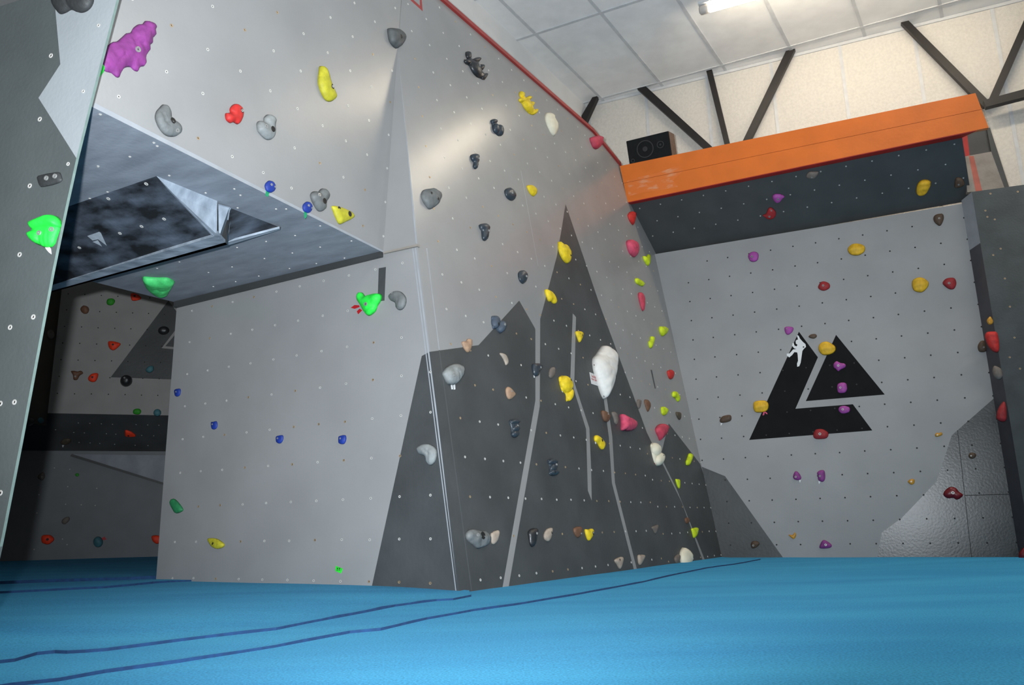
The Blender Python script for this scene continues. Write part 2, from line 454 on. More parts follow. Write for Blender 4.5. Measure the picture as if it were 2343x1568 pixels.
def dip(v):
    # the big mat sags a little before the back wall
    d = (Vector((v.x, v.y, 0)) - Vector((SB.p.x, SB.p.y, 0))).dot(SB.n)
    return (.018 * exp(-((d - .62) / .3) ** 2) if v.x > 1.9 else 0) * min(1, max(0, (v.x - 1.9) / .6))
g2 = ground(seam2, ZF)
far = [Bc + Vector((2.5, -1.1, 0)), Bc + Vector((.0, .05, 0)), cb + SB.u * 0 - SB.n * .03]
crash_mat('large blue carpeted crash mat filling the whole foreground', None,
          [Vector((6, -3, 0)), Vector((6.0, 4.6, 0)), Bc - SB.n * .03, cb - SB.n * .03] + [p + Vector((0, .03, 0)) for p in reversed(g2)][0:], ZF, None,
          close_near=[Vector((-3, -3, 0)), Vector((6, -3, 0))], crest=dip)
g2b = ground(offs(seam2, 0), ZM1); g1 = ground(seam1, ZM1)
crash_mat('narrow blue mat strip between the two long carpet seams, running along the slab wall', seam2,
          [cb + dC * .0 - SCW.n * .02, k - SCW.n * .02 + dC * .05] + [p + Vector((0, .03, 0)) for p in reversed(g1)], ZM1, ZF)
gL = ground(seamL, .028)
def rise(v):
    d = min((Vector((p.x, p.y)) - v).length for p in g1); return .018 * (1 - exp(-(d / .35) ** 2))
crash_mat('blue crash mat under the roof, in front of the lower grey panel', seam1,
          [k + Vector((0.04, .02, 0)), SA.hit(357, 1328) * 1.0 - SA.n * .02] + [p + Vector((0, .03, 0)) for p in reversed(gL)], ZL, ZM1, crest=rise)
gM = ground(seamM, ZL2)

crash_mat('shaded thin blue mat strip at the left edge beyond the panel corner', seamL,
          [SA.hit(357, 1328) + Vector((.9, .25, 0))] + [p + Vector((0, .03, 0)) for p in reversed(gM)], ZL2, ZL)
fw0, fw1 = SF2.hit(-160, 1268), SF2.hit(620, 1262)
if fw0.x > fw1.x: fw0, fw1 = fw1, fw0
crash_mat('dark blue mat in the unlit recess below the far wall', seamM, [Vector((fw1.x, fw1.y, 0)), Vector((fw0.x, fw0.y, 0))], ZL3 - .02, ZL2)

# ================================================================== CLIMBING TOWER
tower = empty('climbing_tower', k, 'big grey climbing tower jutting into the hall, painted with dark mountain peaks', 'climbing wall')
# lower panel A
aL = SA.uv(SA.hit(357, 1328))[0]; aLt = SA.at(405, 693)[0]
zt = ZS
A_out = [(SA.uv(k)[0], -.05), (aL + .0, -.05), (aLt, zt), (SA.uv(e)[0], zt)]
A_reg = [reg(SA, M_DARK, 'full', [(845, 1372), (851, 1341), (965, 815), (985, 804), (1010, 800), (1070, 1400), (840, 1400)]),
         reg(SA, M_DARK, 'c6', [(1515, 917), (1580, 906), (1567, 1208), (1505, 1215)]),
         reg(SA, M_SEAM, 'full', [(943, 567), (945.5, 567), (1044, 1352), (1042, 1352)]),
         reg(SA, M_SEAM, 'full', [(948.5, 566), (952, 566), (1051, 1352), (1047.5, 1352)])]
pA = panel('lower_panel', SA, A_out, A_reg, M_GREY, .04, tower)
# slab side C
def cuv(x, y): return SCW.at(x, y)
Ctop = [cuv(1418, 378), cuv(1355, 300), cuv(1010, 0)]
C_out = [(0, -.06) if abs(SCW.uv(k)[0]) < 1e-6 else SCW.uv(k), SCW.uv(cb - UP * .06), SCW.uv(q), cuv(1440, 462)] + Ctop + [SCW.uv(SCW.hit(1010, 0) - dC * .9), SCW.uv(J + (J - g) * .60), SCW.uv(J), SCW.uv(e)]
base_c = [(1150, 1420)]
C_reg = [
    reg(SCW, M_DARK, 'full', [(975, 806), (985, 805), (1095, 790), (1188, 688), (1225, 753), (1225, 917), (1146, 1366), (1140, 1440), (1000, 1440)]),
    reg(SCW, M_DARK, 'full', [(1236, 730), (1274, 587), (1285, 524), (1294, 467), (1373, 700), (1448, 902), (1480, 990), (1492, 1015), (1516, 1062), (1560, 1150), (1610, 1289), (1600, 1340), (1150, 1440), (1160, 1366), (1235, 930)]),
    reg(SCW, M_DARK, 'full', [(1530, 969), (1602, 1062), (1680, 1300), (1660, 1330), (1620, 1300), (1577, 1191), (1548, 1119), (1519, 1060), (1514, 1035)]),
    reg(SCW, M_GREY, 'full', [(1310.5, 717), (1318, 726), (1314, 875), (1348.5, 980), (1352.5, 1072), (1354, 1146), (1345, 1123), (1341, 982), (1305, 866)]),
    reg(SCW, M_GREY, 'full', [(1379, 895), (1386, 895), (1401, 1000), (1407, 1105), (1462, 1322), (1455, 1322), (1400, 1105), (1393, 1000)]),
    reg(SCW, M_DARK, 's3', [(1287, 572), (1300, 575), (1335, 740), (1325, 745)]),
    reg(SCW, M_REDT, 'c5', [(1795, -60), (1802, 5), (1910, 102), (1896, -60)]),
    reg(SCW, M_GREY, 'c5', [(1815, -60), (1826, -2), (1885, 52), (1880, -60)]),
    reg(SCW, M_SEAM, 'full', [(975, 568), (977.5, 568), (1006, 801), (1004, 801)]),
    reg(SCW, mat('faint_filler_line', (.085, .089, .092, 1), .5), 'full', [(1004, 801), (1006, 801), (1080, 1352), (1078, 1352)]),
]
# thin filler joints between plywood sheets
for a in ([(1191.5, 391), (1192.2, 391), (1231.6, 608), (1231, 608)],):
    C_reg.append(reg(SCW, M_SEAM, 'full', a))
pC = panel('slab_panel', SCW, C_out, C_reg, M_GREY, .04, tower)
# upper face U
uR = SU.uv(J); Ub = SU.uv(g)
du = -1 if SU.at(210, 245)[0] < 0 else 1
uL = SU.at(210, 245)[0] + du * .04
Utop = uR[1] + .70
jt = SU.uv(J + (J - g) * .60)
U_out = [(0, 0), uR, (jt[0], Utop), (uL, Utop), (uL, 0)]
U_reg = [(M_SEAM, [(0, 0), (0, .010), (uL, .018), (uL, 0)])]
for xx in ((500, 243, 491, 378),):
    a, b = SU.at(xx[0], xx[1]), SU.at(xx[2], xx[3])
pU = panel('upper_panel', SU, U_out, U_reg, M_GREY, .04, tower)
# corner facet
t1 = ST.at(897, 573)
pT = panel('corner_facet', ST, [ST.uv(g), ST.uv(e), ST.uv(J)], [(M_SEAM, [ST.at(951, 555), ST.uv(e), ST.uv(J)])], M_GREY, .02, tower)
ld = [SA.w(*SA.at(x, y), 0) for x, y in ((880, 578), (958, 560), (958, 565), (880, 582))]
prism('ledge_batten', M_CEM, [p - SA.n * .01 for p in ld], [p + SA.n * .012 for p in ld], tower)
# soffit
sl = [g, SS.hit(405, 693), SS.hit(405, 693) - dC * 1.85, SU.w(uL, 0, 0), g]
S_out = [SS.uv(v) for v in sl[:4]]
pS = panel('soffit_panel', SS, S_out, [], M_SOFF, .03, tower)
# dark nosing along the inner edge of the roof
a0, a1 = SA.hit(405, 693), g
nb = [a0 + UP * .002, a1 + UP * .002, a1 - UP * .026, a0 - UP * .034]
prism('nosing_board', M_HEAD, nb, [p + SA.n * .022 for p in nb], tower)
# red trim along the top edge of the slab
tp = [SCW.w(*SCW.uv(SCW.hit(1010, 0) - dC * .9), 0), SCW.hit(1010, 0), SCW.hit(1355, 300), SCW.hit(1418, 378)]
tv, tf = [], []
for p in tp:
    for a, b in ((0, .02), (.0, -.012), (.022, -.012), (.022, .02)): tv.append(p + SCW.n * (a - .005) + SCW.v * b - k)
for i in range(len(tp) - 1):
    for j in range(4): tf.append([i * 4 + j, i * 4 + (j + 1) % 4, i * 4 + 4 + (j + 1) % 4, i * 4 + 4 + j])
tf += [[0, 1, 2, 3], [12, 15, 14, 13]]
link('top_trim', mesh_from('top_trim', tv, tf, [M_REDT]), parent=tower, mw=Matrix.Translation(k))
# structure behind the faces so that the tower is a solid body
bk = [k, k + dC * 3.5]
H_ = []
def grid(S, u0, us, nu, v0, vs, nv, keep, style, part, jit=.0015):
    for i in range(nu):
        for j in range(nv):
            a, b = u0 + us * i, v0 + vs * j
            if keep((a, b)): H_.append((S, a + random.uniform(-jit, jit), b + random.uniform(-jit, jit), style() if callable(style) else style, part))
mixz = lambda: 't' if random.random() < .28 else 'z'
sgA = 1 if SA.at(405, 900)[0] > 0 else -1
grid(SA, sgA * .157, sgA * .174, 11, .044, .1905, 9, lambda p: inside(p, A_out) and p[1] < 1.58, mixz, pA)
sgC = 1 if SCW.uv(cb)[0] > 0 else -1
grid(SCW, sgC * .168, sgC * .164, 14, .048, .188, 20, lambda p: inside(p, C_out), mixz, pC)
grid(SCW, sgC * 2.418, sgC * .160, 8, .022, .188, 20, lambda p: inside(p, C_out), mixz, pC)
sgU = 1 if uL > 0 else -1
grid(SU, sgU * .007, sgU * .1695, 12, .083, .187, 11, lambda p: inside(p, U_out), mixz, pU)
sS = [SS.at(x, y) for x, y in P('c6', [(250, 375), (505, 677), (765, 623), (990, 727), (740, 780), (490, 830), (955, 875), (715, 920), (440, 987), (232, 1037), (1208, 826), (275, 262), (220, 205), (685, 385), (595, 385), (990, 537), (1270, 672), (30, 1082), (200, 905), (245, 730)])]
sS += [SS.at(x, y) for x, y in P('c1', [(900, 1025), (1165, 1405), (880, 1490), (1410, 1310), (1380, 1280)])] + [SS.at(x, y) for x, y in P('c2', [(880, 5), (1518, 85), (965, 232), (805, 290), (1845, 240), (1610, 860), (1410, 918), (1870, 955), (1915, 1082)])]
for p in sS: H_.append((SS, p[0], p[1], 's', pS))
holes(tower, H_)

# volumes bolted under the roof
S2 = SS.shift(.14) ; S3 = SS.shift(.085)
va, vb, ve = SS.hit(100, 492), SS.hit(358, 403), SS.hit(497, 460)
vc, ve2, vd = S2.hit(490, 541), S2.hit(497, 534), S2.hit(95, 660)
vd2, vc2 = S2.hit(100, 674), S2.hit(520, 560)
vol = empty('wedge_volume', (vb + vd) / 2, 'large black chalk-smeared wedge volume bolted under the roof with a pale logo', 'climbing volume')
SVF = Surf(vb, va - vb, vd - vb)
M_LOGO = mat('pale_logo_paint', (.42, .46, .50, 1), .5, .1, 30)
logo = [reg(SVF, M_LOGO, 'c2', [(782, 628), (890, 590), (905, 600), (957, 715), (880, 658), (830, 668)]), reg(SVF, M_LOGO, 'c2', [(830, 680), (878, 665), (915, 722)])]
panel('black_face', SVF, [SVF.uv(va), SVF.uv(vb), SVF.uv(vc), SVF.uv(vd)], logo, M_CHALK, .012, vol)
def tri_part(name, m, pp, parent, th=.012): return quad(name, pp, m, th, parent)
tri_part('pale_side_face', M_LIP, [vb, ve, ve2, vc], vol)
tri_part('rear_lip', M_LIP, [vd, vc, ve2, vc2, vd2], vol)
up_ = lambda p: Vector((p.x, p.y, ZS - .005))
prism('back_board', M_HEAD, [vd2, vc2, vc2 + (ve2 - vc2) * .2, vd2 + (vd - vd2) * .2], [up_(vd2), up_(vc2), up_(vc2 + (ve2 - vc2) * .2), up_(vd2 + (vd - vd2) * .2)], vol)
ta, tb, tc_ = SS.hit(527, 476), SS.hit(637, 519), S3.hit(515, 556)
tb2 = SS.shift(.03).hit(640, 523)
v2 = empty('triangular_volume', (ta + tb + tc_) / 3, 'small black triangular volume with worn white edges beside the larger wedge under the roof', 'climbing volume')
tri_part('black_face', M_CHALK, [ta, tb, tc_], v2, .008)
ta2 = SS.hit(500, 466); td = SS.hit(488, 562)
tri_part('pale_side_face', M_LIP, [SS.shift(.004).hit(500, 467), SS.shift(.004).hit(526, 474), S3.hit(514, 559), S2.shift(.003).hit(501, 546)], v2, .006)
tc3, tb3 = S3.hit(516, 563), SS.shift(.02).hit(641, 526)
tri_part('worn_lip', M_LIP, [tc_, tb2, tb3, tc3], v2, .010)
tri_part('worn_edge', M_LIP, [S3.shift(0).hit(513, 558), S3.hit(520, 557), SS.hit(531, 478), SS.hit(524, 474)], v2, .006)
prism('back_board', M_HEAD, [tc3, tb3, tb3 + UP * .004, tc3 + UP * .01], [up_(tc3), up_(tb3) + Vector((.0, .01, 0)), up_(tb3), up_(tc3) + Vector((0, -.01, 0))], v2)
VH = []
for x, y in P('c2', [(1312, 160), (972, 293), (1472, 475), (1270, 542), (1076, 604), (712, 732)]): VH.append((SVF, *SVF.at(x, y), 'b', vol))
for S_, u_, v_, st, pt in VH: link('bolt_hole', RM[st], None, pt, S_.mat(S_.w(u_, v_, .0003)))

# ================================================================== BACK CLIMBING WALL
bw = empty('climbing_wall', cb, 'wide grey back climbing wall with black triangle logo, dark corners and dark headboard', 'climbing wall')
ub = SB.uv(SB.hit(2332, 1273))[0]
B_out = [(SB.uv(q)[0], -.06), (ub, -.06), (ub + .0, SB.at(2225, 462)[1]), SB.uv(q)]
c0b = SB.uv(cb)[0]
sgn = 1 if ub > 0 else -1
B_out = [(-.35 * sgn, -.06), (ub, -.06), (ub, SB.at(2225, 462)[1]), (SB.uv(q)[0] - .1 * sgn, SB.uv(q)[1])]
B_reg = [
    reg(SB, M_DARK, 'full', [(1560, 1040), (1595, 1064), (1659, 1090), (1797, 1284), (1810, 1330), (1560, 1330)]),
    reg(SB, M_GLOSSD, 'full', [(2005, 1290), (2017.5, 1218.6), (2063, 1186), (2142, 1103), (2152, 1075), (2178, 996), (2274, 912), (2300, 918), (2380, 1330), (2000, 1330)]),
    reg(SB, M_BLACK, 's6', [(893, 168), (1175, 514), (718, 552)]),
    reg(SB, M_BLACK, 's6', [(678, 150), (788, 298), (658, 596), (990, 570), (1103, 722), (390, 777)]),
    reg(SB, M_WHITEP, 's6', [(666, 170), (676, 173), (684, 190), (700, 208), (716, 222), (719, 238), (706, 250), (698, 262), (694, 290), (688, 330), (680, 350), (668, 353), (667, 335), (673, 318), (671, 285), (668, 270), (652, 268), (638, 286), (622, 299), (608, 288), (608, 277), (624, 276), (644, 253), (664, 250), (650, 246), (639, 232), (641, 216), (648, 216), (652, 230), (664, 235), (670, 226), (660, 218), (659, 204), (666, 196), (673, 196)]),
]
for a, b in (((2191, 985), (2223, 1276)), ((2208, 1134), (2324, 1131))):
    w_ = .8; B_reg.append(reg(SB, M_HOLE, 'full', [(a[0] - w_, a[1] - w_), (a[0] + w_, a[1] + w_), (b[0] + w_, b[1] + w_), (b[0] - w_, b[1] - w_)]))
M_GREYB = mat('back_wall_grey_paint', (.295, .292, .292, 1), .52, .05, 2.5, .05, 90, .4)
pB = panel('wall_panel', SB, B_out, B_reg, M_GREYB, .04, bw)
d0 = SD.uv(q)[0]
D_out = [(SD.uv(q)[0], 0), SD.at(2224, 462), SD.at(2200, 306), SD.uv(D1)]
D_out[1] = (D_out[1][0], 0.0)
pD = panel('headboard_panel', SD, D_out, [], M_HEAD, .04, bw)
H_ = []
sg = sgn
def notlogo(p): return inside(p, B_out)
ukb = SB.uv(cb)[0]
grid(SB, sg * .076, sg * .1782, 12, .097, .1715, 15, notlogo, 'd', pB)
grid(SB, sg * -.10, sg * .1782, 1, .44, .1715, 12, notlogo, 'd', pB)
D_rows = [(.488, -.026), (.340, .092), (.201, .015)]
sgD = 1 if SD.at(2200, 400)[0] > 0 else -1
for r_, off in D_rows:
    for i in range(14):
        p = (sgD * (off + .187 * i), r_)
        if inside(p, D_out): H_.append((SD, p[0], p[1], 's', pD))
holes(bw, H_)

# orange fascia, two planks and red underside
fb = empty('fascia_beam', D1, 'long bright orange fascia beam with red underside spanning above the dark headboard', 'beam')
zo = SO.shift(.04)
o1, o2 = SO.uv(D1), SO.uv(D2)
oR, oRt = zo.at(2262, 292), zo.at(2232, 213)
oL, oLt = zo.at(1436, 463), zo.at(1418, 380)
mid = lambda a, b, t: (a[0] + (b[0] - a[0]) * t, a[1] + (b[1] - a[1]) * t)
t_m = .52
gap = .0025
lo_out = [oL, oR, mid(oR, oRt, t_m), mid(oL, oLt, t_m)]
hi_out = [(mid(oL, oLt, t_m)[0], mid(oL, oLt, t_m)[1] + gap), (mid(oR, oRt, t_m)[0], mid(oR, oRt, t_m)[1] + gap), oRt, oLt]
sc_ = reg(zo, M_ORCH, 's5', [(180, 760), (420, 700), (560, 650), (600, 690), (520, 760), (560, 810), (300, 850), (190, 880)])
panel('lower_plank', zo, lo_out, [sc_], M_ORANGE, .05, fb)
panel('upper_plank', zo, hi_out, [sc_], M_ORANGE, .045, fb)
ur = [zo.w(oL[0], oL[1], -.001), zo.w(oR[0] * .972 + oL[0] * .028, oR[1] * .972 + oL[1] * .028, -.001)]
ub_ = [SD.w(*SD.at(1437, 468), 0), SD.w(*SD.at(2200, 314), 0)]
qv = [ur[0], ur[1], ub_[1], ub_[0]]
prism('underside_board', M_RED, qv, [p - UP * .006 for p in qv], fb)

# pillar at the right
pl = empty('climbing_pillar', Rc, 'dark grey climbing pillar cropped by the right edge of the picture', 'climbing wall')
rz = SR.at(2233, 438)[1]
r0 = SR.uv(Rc)[0]
sr = 1 if SR.w(1, 0).x > SR.p.x else -1
R_out = [(0, -.06), (sr * 1.6, -.06), (sr * 1.6, rz), (0, rz)]
pR = panel('front_panel', SR, R_out, [], mat('satin_dark_grey_paint', (.050, .060, .064, 1), .36, .2, 5, .08, 70, .45, stretch=(1, 1, 1)), .03, pl)
# its edge facing left: painted dark below, pale above
def seg(z0, z1, m, name):
    a, b = Vector((Bc.x, Bc.y, 0)), Vector((Rc.x, Rc.y, 0))
    quad(name, [a + UP * z0, b + UP * z0, b + UP * z1, a + UP * z1], m, .02, pl)
zs = SR.at(2252, 555)[1]
seg(-.06, zs, M_PSIDE, 'edge_board'); seg(zs, rz, M_SEAM, 'pale_edge_board')
cz1 = SR.at(2222, 353)[1]; cz2 = SR.at(2215, 298)[1]
xr = sr * .42
SRb = SR.shift(-.10)
cem = [SRb.at(2213, 440), SRb.at(2299, 432), SRb.at(2268, 347), SRb.at(2208, 358)]
panel('cement_board', SRb, cem, [reg(SRb, mat('red_smeared_cement', (.38, .11, .08, 1), .8, .2, 8), 's8', [(575, 800), (600, 800), (645, 985), (612, 992)])], M_CEM, .05, pl)
drk = [SRb.at(2208, 358), SRb.at(2268, 347), SRb.at(2290, 380), SRb.at(2260, 290), SRb.at(2197, 306)]
panel('dark_upper_board', SRb.shift(-.02), [SRb.at(2200, 360), SRb.at(2275, 347), SRb.at(2255, 288), SRb.at(2195, 300)], [reg(SRb, M_RED, 's8', [(532, 680), (568, 672), (583, 800), (552, 806)])], M_HEAD, .05, pl)
eg = [SRb.hit(2262, 294), SRb.hit(2266, 292), SRb.hit(2312, 434), SRb.hit(2304, 436), SRb.hit(2290, 400)]
quad('dark_side_board', [SRb.hit(2258, 294), SRb.hit(2265, 292), SRb.hit(2311, 434), SRb.hit(2299, 436), SRb.hit(2268, 347)], M_HEAD, .05, pl)
H_ = []
for p in P('s8', [(708, 1125), (738, 1275), (760, 1428), (700, 1308), (660, 1080), (826, 983), (686, 993), (670, 1112)]) + P('s7', [(837, 5), (863, 184), (895, 364), (836, 298)]):
    H_.append((SR, *SR.at(*p), 't', pR))
holes(pl, H_)

# ================================================================== NEAR LEFT PANEL
npn = empty('climbing_wall', SN.hit(5, 1230), 'tall dark grey free-edged climbing panel close at the left edge, with a pale grey patch', 'climbing wall')
eb = SN.at(-38, 1430); et = SN.at(285, -80)
def nx(y): return None
edge_px = [(-42, 1450), (5, 1230), (48, 1010), (121, 620), (150, 480), (176, 362), (205, 245), (268, 0), (290, -80)]
N_out = [SN.at(*p) for p in edge_px] + [(SN.at(-900, -80)[0], SN.at(290, -80)[1]), (SN.at(-900, 1400)[0], SN.at(-42, 1450)[1])]
N_out[0] = (N_out[0][0], SN.uv(Vector((SN.p.x, SN.p.y, -.03)))[1]); N_out[-1] = (N_out[-1][0], N_out[0][1])
M_NDARK = mat('near_panel_dark_paint', (.095, .108, .108, 1), .5, .08, 4, .1, 70)
pN = panel('panel_board', SN, N_out, [reg(SN, mat('near_panel_pale_paint', (.36, .385, .40, 1), .5, .04, 4, .08, 70), 'full', [(118, -120), (127, 27), (138, 147), (88, 224), (176, 364), (260, 364), (330, -120)])], M_NDARK, .006, npn)
# pale sawn edge
ev, ef = [], []
for p in edge_px:
    a = SN.hit(*p)
    for dz in (0.0004, -.0065):
        for du_ in (-.0015, .0006): ev.append(a + SN.n * dz + Vector((du_, 0, 0)) - PW[npn.name].translation)
for i in range(len(edge_px) - 1):
    b_ = i * 4
    for x, y in ((0, 1), (1, 3), (3, 2), (2, 0)): ef.append([b_ + x, b_ + y, b_ + 4 + y, b_ + 4 + x])
link('sawn_edge', mesh_from('sawn_edge', ev, ef, [M_EDGE]), parent=npn, mw=PW[npn.name].copy())
H_ = []
for p in P('c1', [(458, 500), (358, 1070), (885, 228), (748, 820), (612, 1472)]) + P('c2', [(268, 178), (177, 795), (92, 1448), (300, 1355)]) + P('c3', [(5, 1253), (138, 1240)]) + P('c4', [(5, 650)]):
    H_.append((SN, *SN.at(*p), 'b' if p[0] < 130 else 'z', pN))
holes(npn, H_)

# ================================================================== FAR WALL IN THE RECESS
fw = empty('climbing_wall', f0, 'shaded pale climbing wall at the back of the recess, seen past the tower', 'climbing wall')
uF0 = SF.at(110, 945); uF1 = SF.at(140, 662)
sF = 1 if SF.at(385, 955)[0] > SF.at(110, 945)[0] else -1
zb = SF.at(200, 948)[1]
F_out = [(SF.at(109, 945)[0], zb + .005), (SF.at(109, 945)[0] + sF * 2.6, zb - .01), (SF.at(109, 945)[0] + sF * 2.6, 4.2), (SF.at(109, 945)[0], 4.2)]
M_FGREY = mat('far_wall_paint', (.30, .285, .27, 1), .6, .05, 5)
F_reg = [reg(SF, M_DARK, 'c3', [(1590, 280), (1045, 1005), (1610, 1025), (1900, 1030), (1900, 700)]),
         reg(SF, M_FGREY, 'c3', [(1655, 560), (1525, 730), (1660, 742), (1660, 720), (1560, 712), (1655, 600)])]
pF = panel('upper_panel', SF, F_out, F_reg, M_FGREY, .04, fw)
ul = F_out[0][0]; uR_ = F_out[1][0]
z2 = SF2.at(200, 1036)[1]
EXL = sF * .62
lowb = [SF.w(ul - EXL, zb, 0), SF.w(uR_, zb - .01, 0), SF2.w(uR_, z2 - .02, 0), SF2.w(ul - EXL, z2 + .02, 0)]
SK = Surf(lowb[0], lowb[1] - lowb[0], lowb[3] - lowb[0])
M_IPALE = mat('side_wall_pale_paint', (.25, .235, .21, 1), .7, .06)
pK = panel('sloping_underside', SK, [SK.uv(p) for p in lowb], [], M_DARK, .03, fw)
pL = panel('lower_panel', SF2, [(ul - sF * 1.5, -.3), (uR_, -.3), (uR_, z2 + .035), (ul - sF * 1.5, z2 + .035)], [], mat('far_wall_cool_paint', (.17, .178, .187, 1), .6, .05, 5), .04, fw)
wv = [SF2.hit(168, 1040), SF2.hit(400, 1044), SF2.hit(400, 1114)]
wp = [wv[0] + SF2.n * .0, wv[1] + SF2.n * .09, wv[2] + SF2.n * .09]
prism('wedge_board', M_SOFF, wv, [wv[0] + SF2.n * .01, wp[1], wp[2]], fw)
st2 = [SF2.hit(170, 1041), SF2.hit(400, 1113), SF2.hit(400, 1118), SF2.hit(166, 1046)]
prism('wedge_shadow_strip', M_HEAD, st2, [p + SF2.n * .095 for p in st2], fw)  # dark strip imitating the diagonal shadow line on the low far panel
# side wall returning towards the viewer
a = SF.w(ul, 0, 0)
dS = (Vector((-4.9, 3.4, 0)) - Vector((a.x, a.y, 0))).normalized()
SI = Surf((a.x, a.y, 0), dS, UP)
I_L = 4.0
si = 1 if SI.w(1, 0).y < a.y else -1
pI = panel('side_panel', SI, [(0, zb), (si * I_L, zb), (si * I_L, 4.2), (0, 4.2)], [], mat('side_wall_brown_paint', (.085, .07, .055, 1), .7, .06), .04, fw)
b0_ = SF2.w(ul - EXL, 0, 0); b1_ = b0_ + (SI.w(si * 1, 0) - SI.p) * I_L
quad('lower_side_panel', [b0_ - UP * .1, b1_ - UP * .1, b1_ + UP * zb, b0_ + UP * zb], bpy.data.materials['side_wall_brown_paint'], .04, fw)
quad('side_underside', [SI.w(0, zb), SI.w(si * I_L, zb), b1_ + UP * zb, SF.w(ul - EXL, zb, 0)], bpy.data.materials['side_wall_brown_paint'], .02, fw)
H_ = []
grid(SF, SF.at(*P('c3', [(540, 1157)])[0])[0], sF * .158, 9, SF.at(*P('c3', [(540, 1157)])[0])[1], .176, 8, lambda p: inside(p, F_out), 'd', pF)
for c_ in [(740, 1436), (848, 1440), (957, 1444), (1062, 1449), (525, 1500), (697, 1526), (797, 1530), (1285, 1452), (1395, 1455), (1500, 1458)]:
    H_.append((SK, *SK.at(*P('c3', [c_])[0]), 's', pK))
for c_ in [(660, 228), (752, 233), (833, 237), (957, 244), (888, 156), (967, 160), (1183, 170), (1283, 173), (1128, 252), (1235, 255)]:
    H_.append((SK, *SK.at(*P('c4', [c_])[0]), 's', pK))
for c_ in [(565, 598), (808, 612), (548, 745), (678, 750), (795, 755), (308, 818), (325, 665), (455, 442), (582, 453), (522, 1035), (285, 1122), (560, 1082)]:
    H_.append((SF2, *SF2.at(*P('c4', [c_])[0]), 's', pL))
holes(fw, H_)
# ================================================================== FITTINGS
# lamp on the ceiling
la = at_z(1600, 25, 4.33) + UP * .066; ld_ = (SW.u if SW.u.x > 0 else -SW.u)
lm = Matrix((ld_, UP.cross(ld_), UP)).transposed().to_4x4(); lm.translation = la
lamp = empty('ceiling_light', la, 'lit fluorescent batten lamp on the tiled ceiling, cropped by the top edge', 'ceiling light')
LL = 2.45
box('backing_tray', M_BATT, lm, 0, LL, -.05, .05, -.035, -.0085, lamp, .004)
def cyl(name, m, mw, r, x0, x1, z, parent, n=16, y=0.0):
    bm = bmesh.new(); R = []
    for x, rr in ((x0, r * .6), (x0 + .01, r), (x1 - .01, r), (x1, r * .6)):
        R.append([bm.verts.new((x, y + rr * cos(2 * pi * i / n), z + rr * sin(2 * pi * i / n))) for i in range(n)])
    for a in range(3):
        for i in range(n): bm.faces.new((R[a][i], R[a][(i + 1) % n], R[a + 1][(i + 1) % n], R[a + 1][i]))
    bm.faces.new(R[0][::-1]); bm.faces.new(R[3]); bmesh.ops.recalc_face_normals(bm, faces=bm.faces[:])
    for f in bm.faces: f.smooth = len(f.verts) == 4
    me = bpy.data.meshes.new(name); bm.to_mesh(me); bm.free(); return link(name, me, m, parent, mw)
cyl('tube', M_TUBE, lm, .034, .075, LL - .075, -.068, lamp)
cyl('end_cap', M_CAP, lm, .037, 0, .08, -.066, lamp)
cyl('end_cap', M_CAP, lm, .037, LL - .08, LL, -.066, lamp)

# black steel braces of the roof truss, standing just in front of the cream wall
SBr = SW.shift(.09)
def brace(name, a0, a1, b0, b1, label, m=M_STEEL, S=SBr, th=.05, toceil=True):
    P4 = [S.hit(*a0), S.hit(*a1), S.hit(*b1), S.hit(*b0)]
    if toceil:
        for i, j in ((0, 3), (1, 2)):
            d = P4[i] - P4[j]; t = (ZC - .0 - P4[j].z) / d.z; P4[i] = P4[j] + d * t
    o = prism(name, m, [p - S.n * th for p in P4], P4)
    return tag(o, label, 'steel brace', 'black steel braces of the roof truss')
brace('steel_brace', (1467, 211), (1488, 207), (1627, 354), (1645, 350), 'black diagonal steel brace nearest the speaker, leaning right downwards')
brace('steel_brace', (1617, 167), (1630, 164), (1661, 345), (1673, 342), 'steep narrow black steel brace, second from the speaker')
brace('steel_brace', (1796, 121), (1815, 120), (1690, 342), (1708, 338), 'black steel brace leaning left downwards, third from the speaker')
brace('steel_brace', (2062, 52), (2082, 50), (2250, 244), (2270, 238), 'long black steel brace running down to the right end of the orange beam')
brace('steel_brace', (2390, -60), (2409, -62), (2261, 230), (2281, 227), 'black steel brace rising from the orange beam end to the right picture edge')
h4 = [SBr.hit(*p) for p in ((2247, 241), (2440, 189), (2440, 209), (2253, 256))]
tag(prism('steel_beam', M_STEEL, [p + SBr.n * .03 for p in h4], [p + SBr.n * .09 for p in h4]), 'horizontal black steel beam running off the right edge beyond the orange beam', 'steel beam')
brace('steel_post', (1345, 240), (1359, 237), (1312, 296), (1332, 296), 'short black steel post at the end of the white bulkhead', S=SW.shift(.12), th=.06)

# loudspeaker on the fascia
SSp = SO.shift(-.02)
bl = zo.hit(1439.7, 380); r_ = (SB.u if SB.u.x > 0 else -SB.u)
perp = -SB.n if (-SB.n).y > 0 else SB.n
tl = .30
spu = (UP * cos(tl) - perp * sin(tl)).normalized(); spb = (perp * cos(tl) + UP * sin(tl)).normalized()
bl = bl - zo.n * .012
def pxlen(p, d, target, ax):
    lo, hi = 0, 2.0
    for _ in range(40):
        m_ = (lo + hi) / 2; c = CM.transposed() @ (p + d * m_ - O)
        v = (1171.5 + FPX * c.x / -c.z, 784 - FPX * c.y / -c.z)[ax]
        if (v < target) == (ax == 0): lo = m_
        else: hi = m_
    return lo
spw = pxlen(bl, r_, 1538, 0); sph = pxlen(bl, spu, 323, 1)
sm = Matrix((r_, spb, spu)).transposed().to_4x4(); sm.translation = bl
spk = empty('loudspeaker', bl, 'black front bookshelf loudspeaker with brown wood side on top of the orange beam', 'loudspeaker')
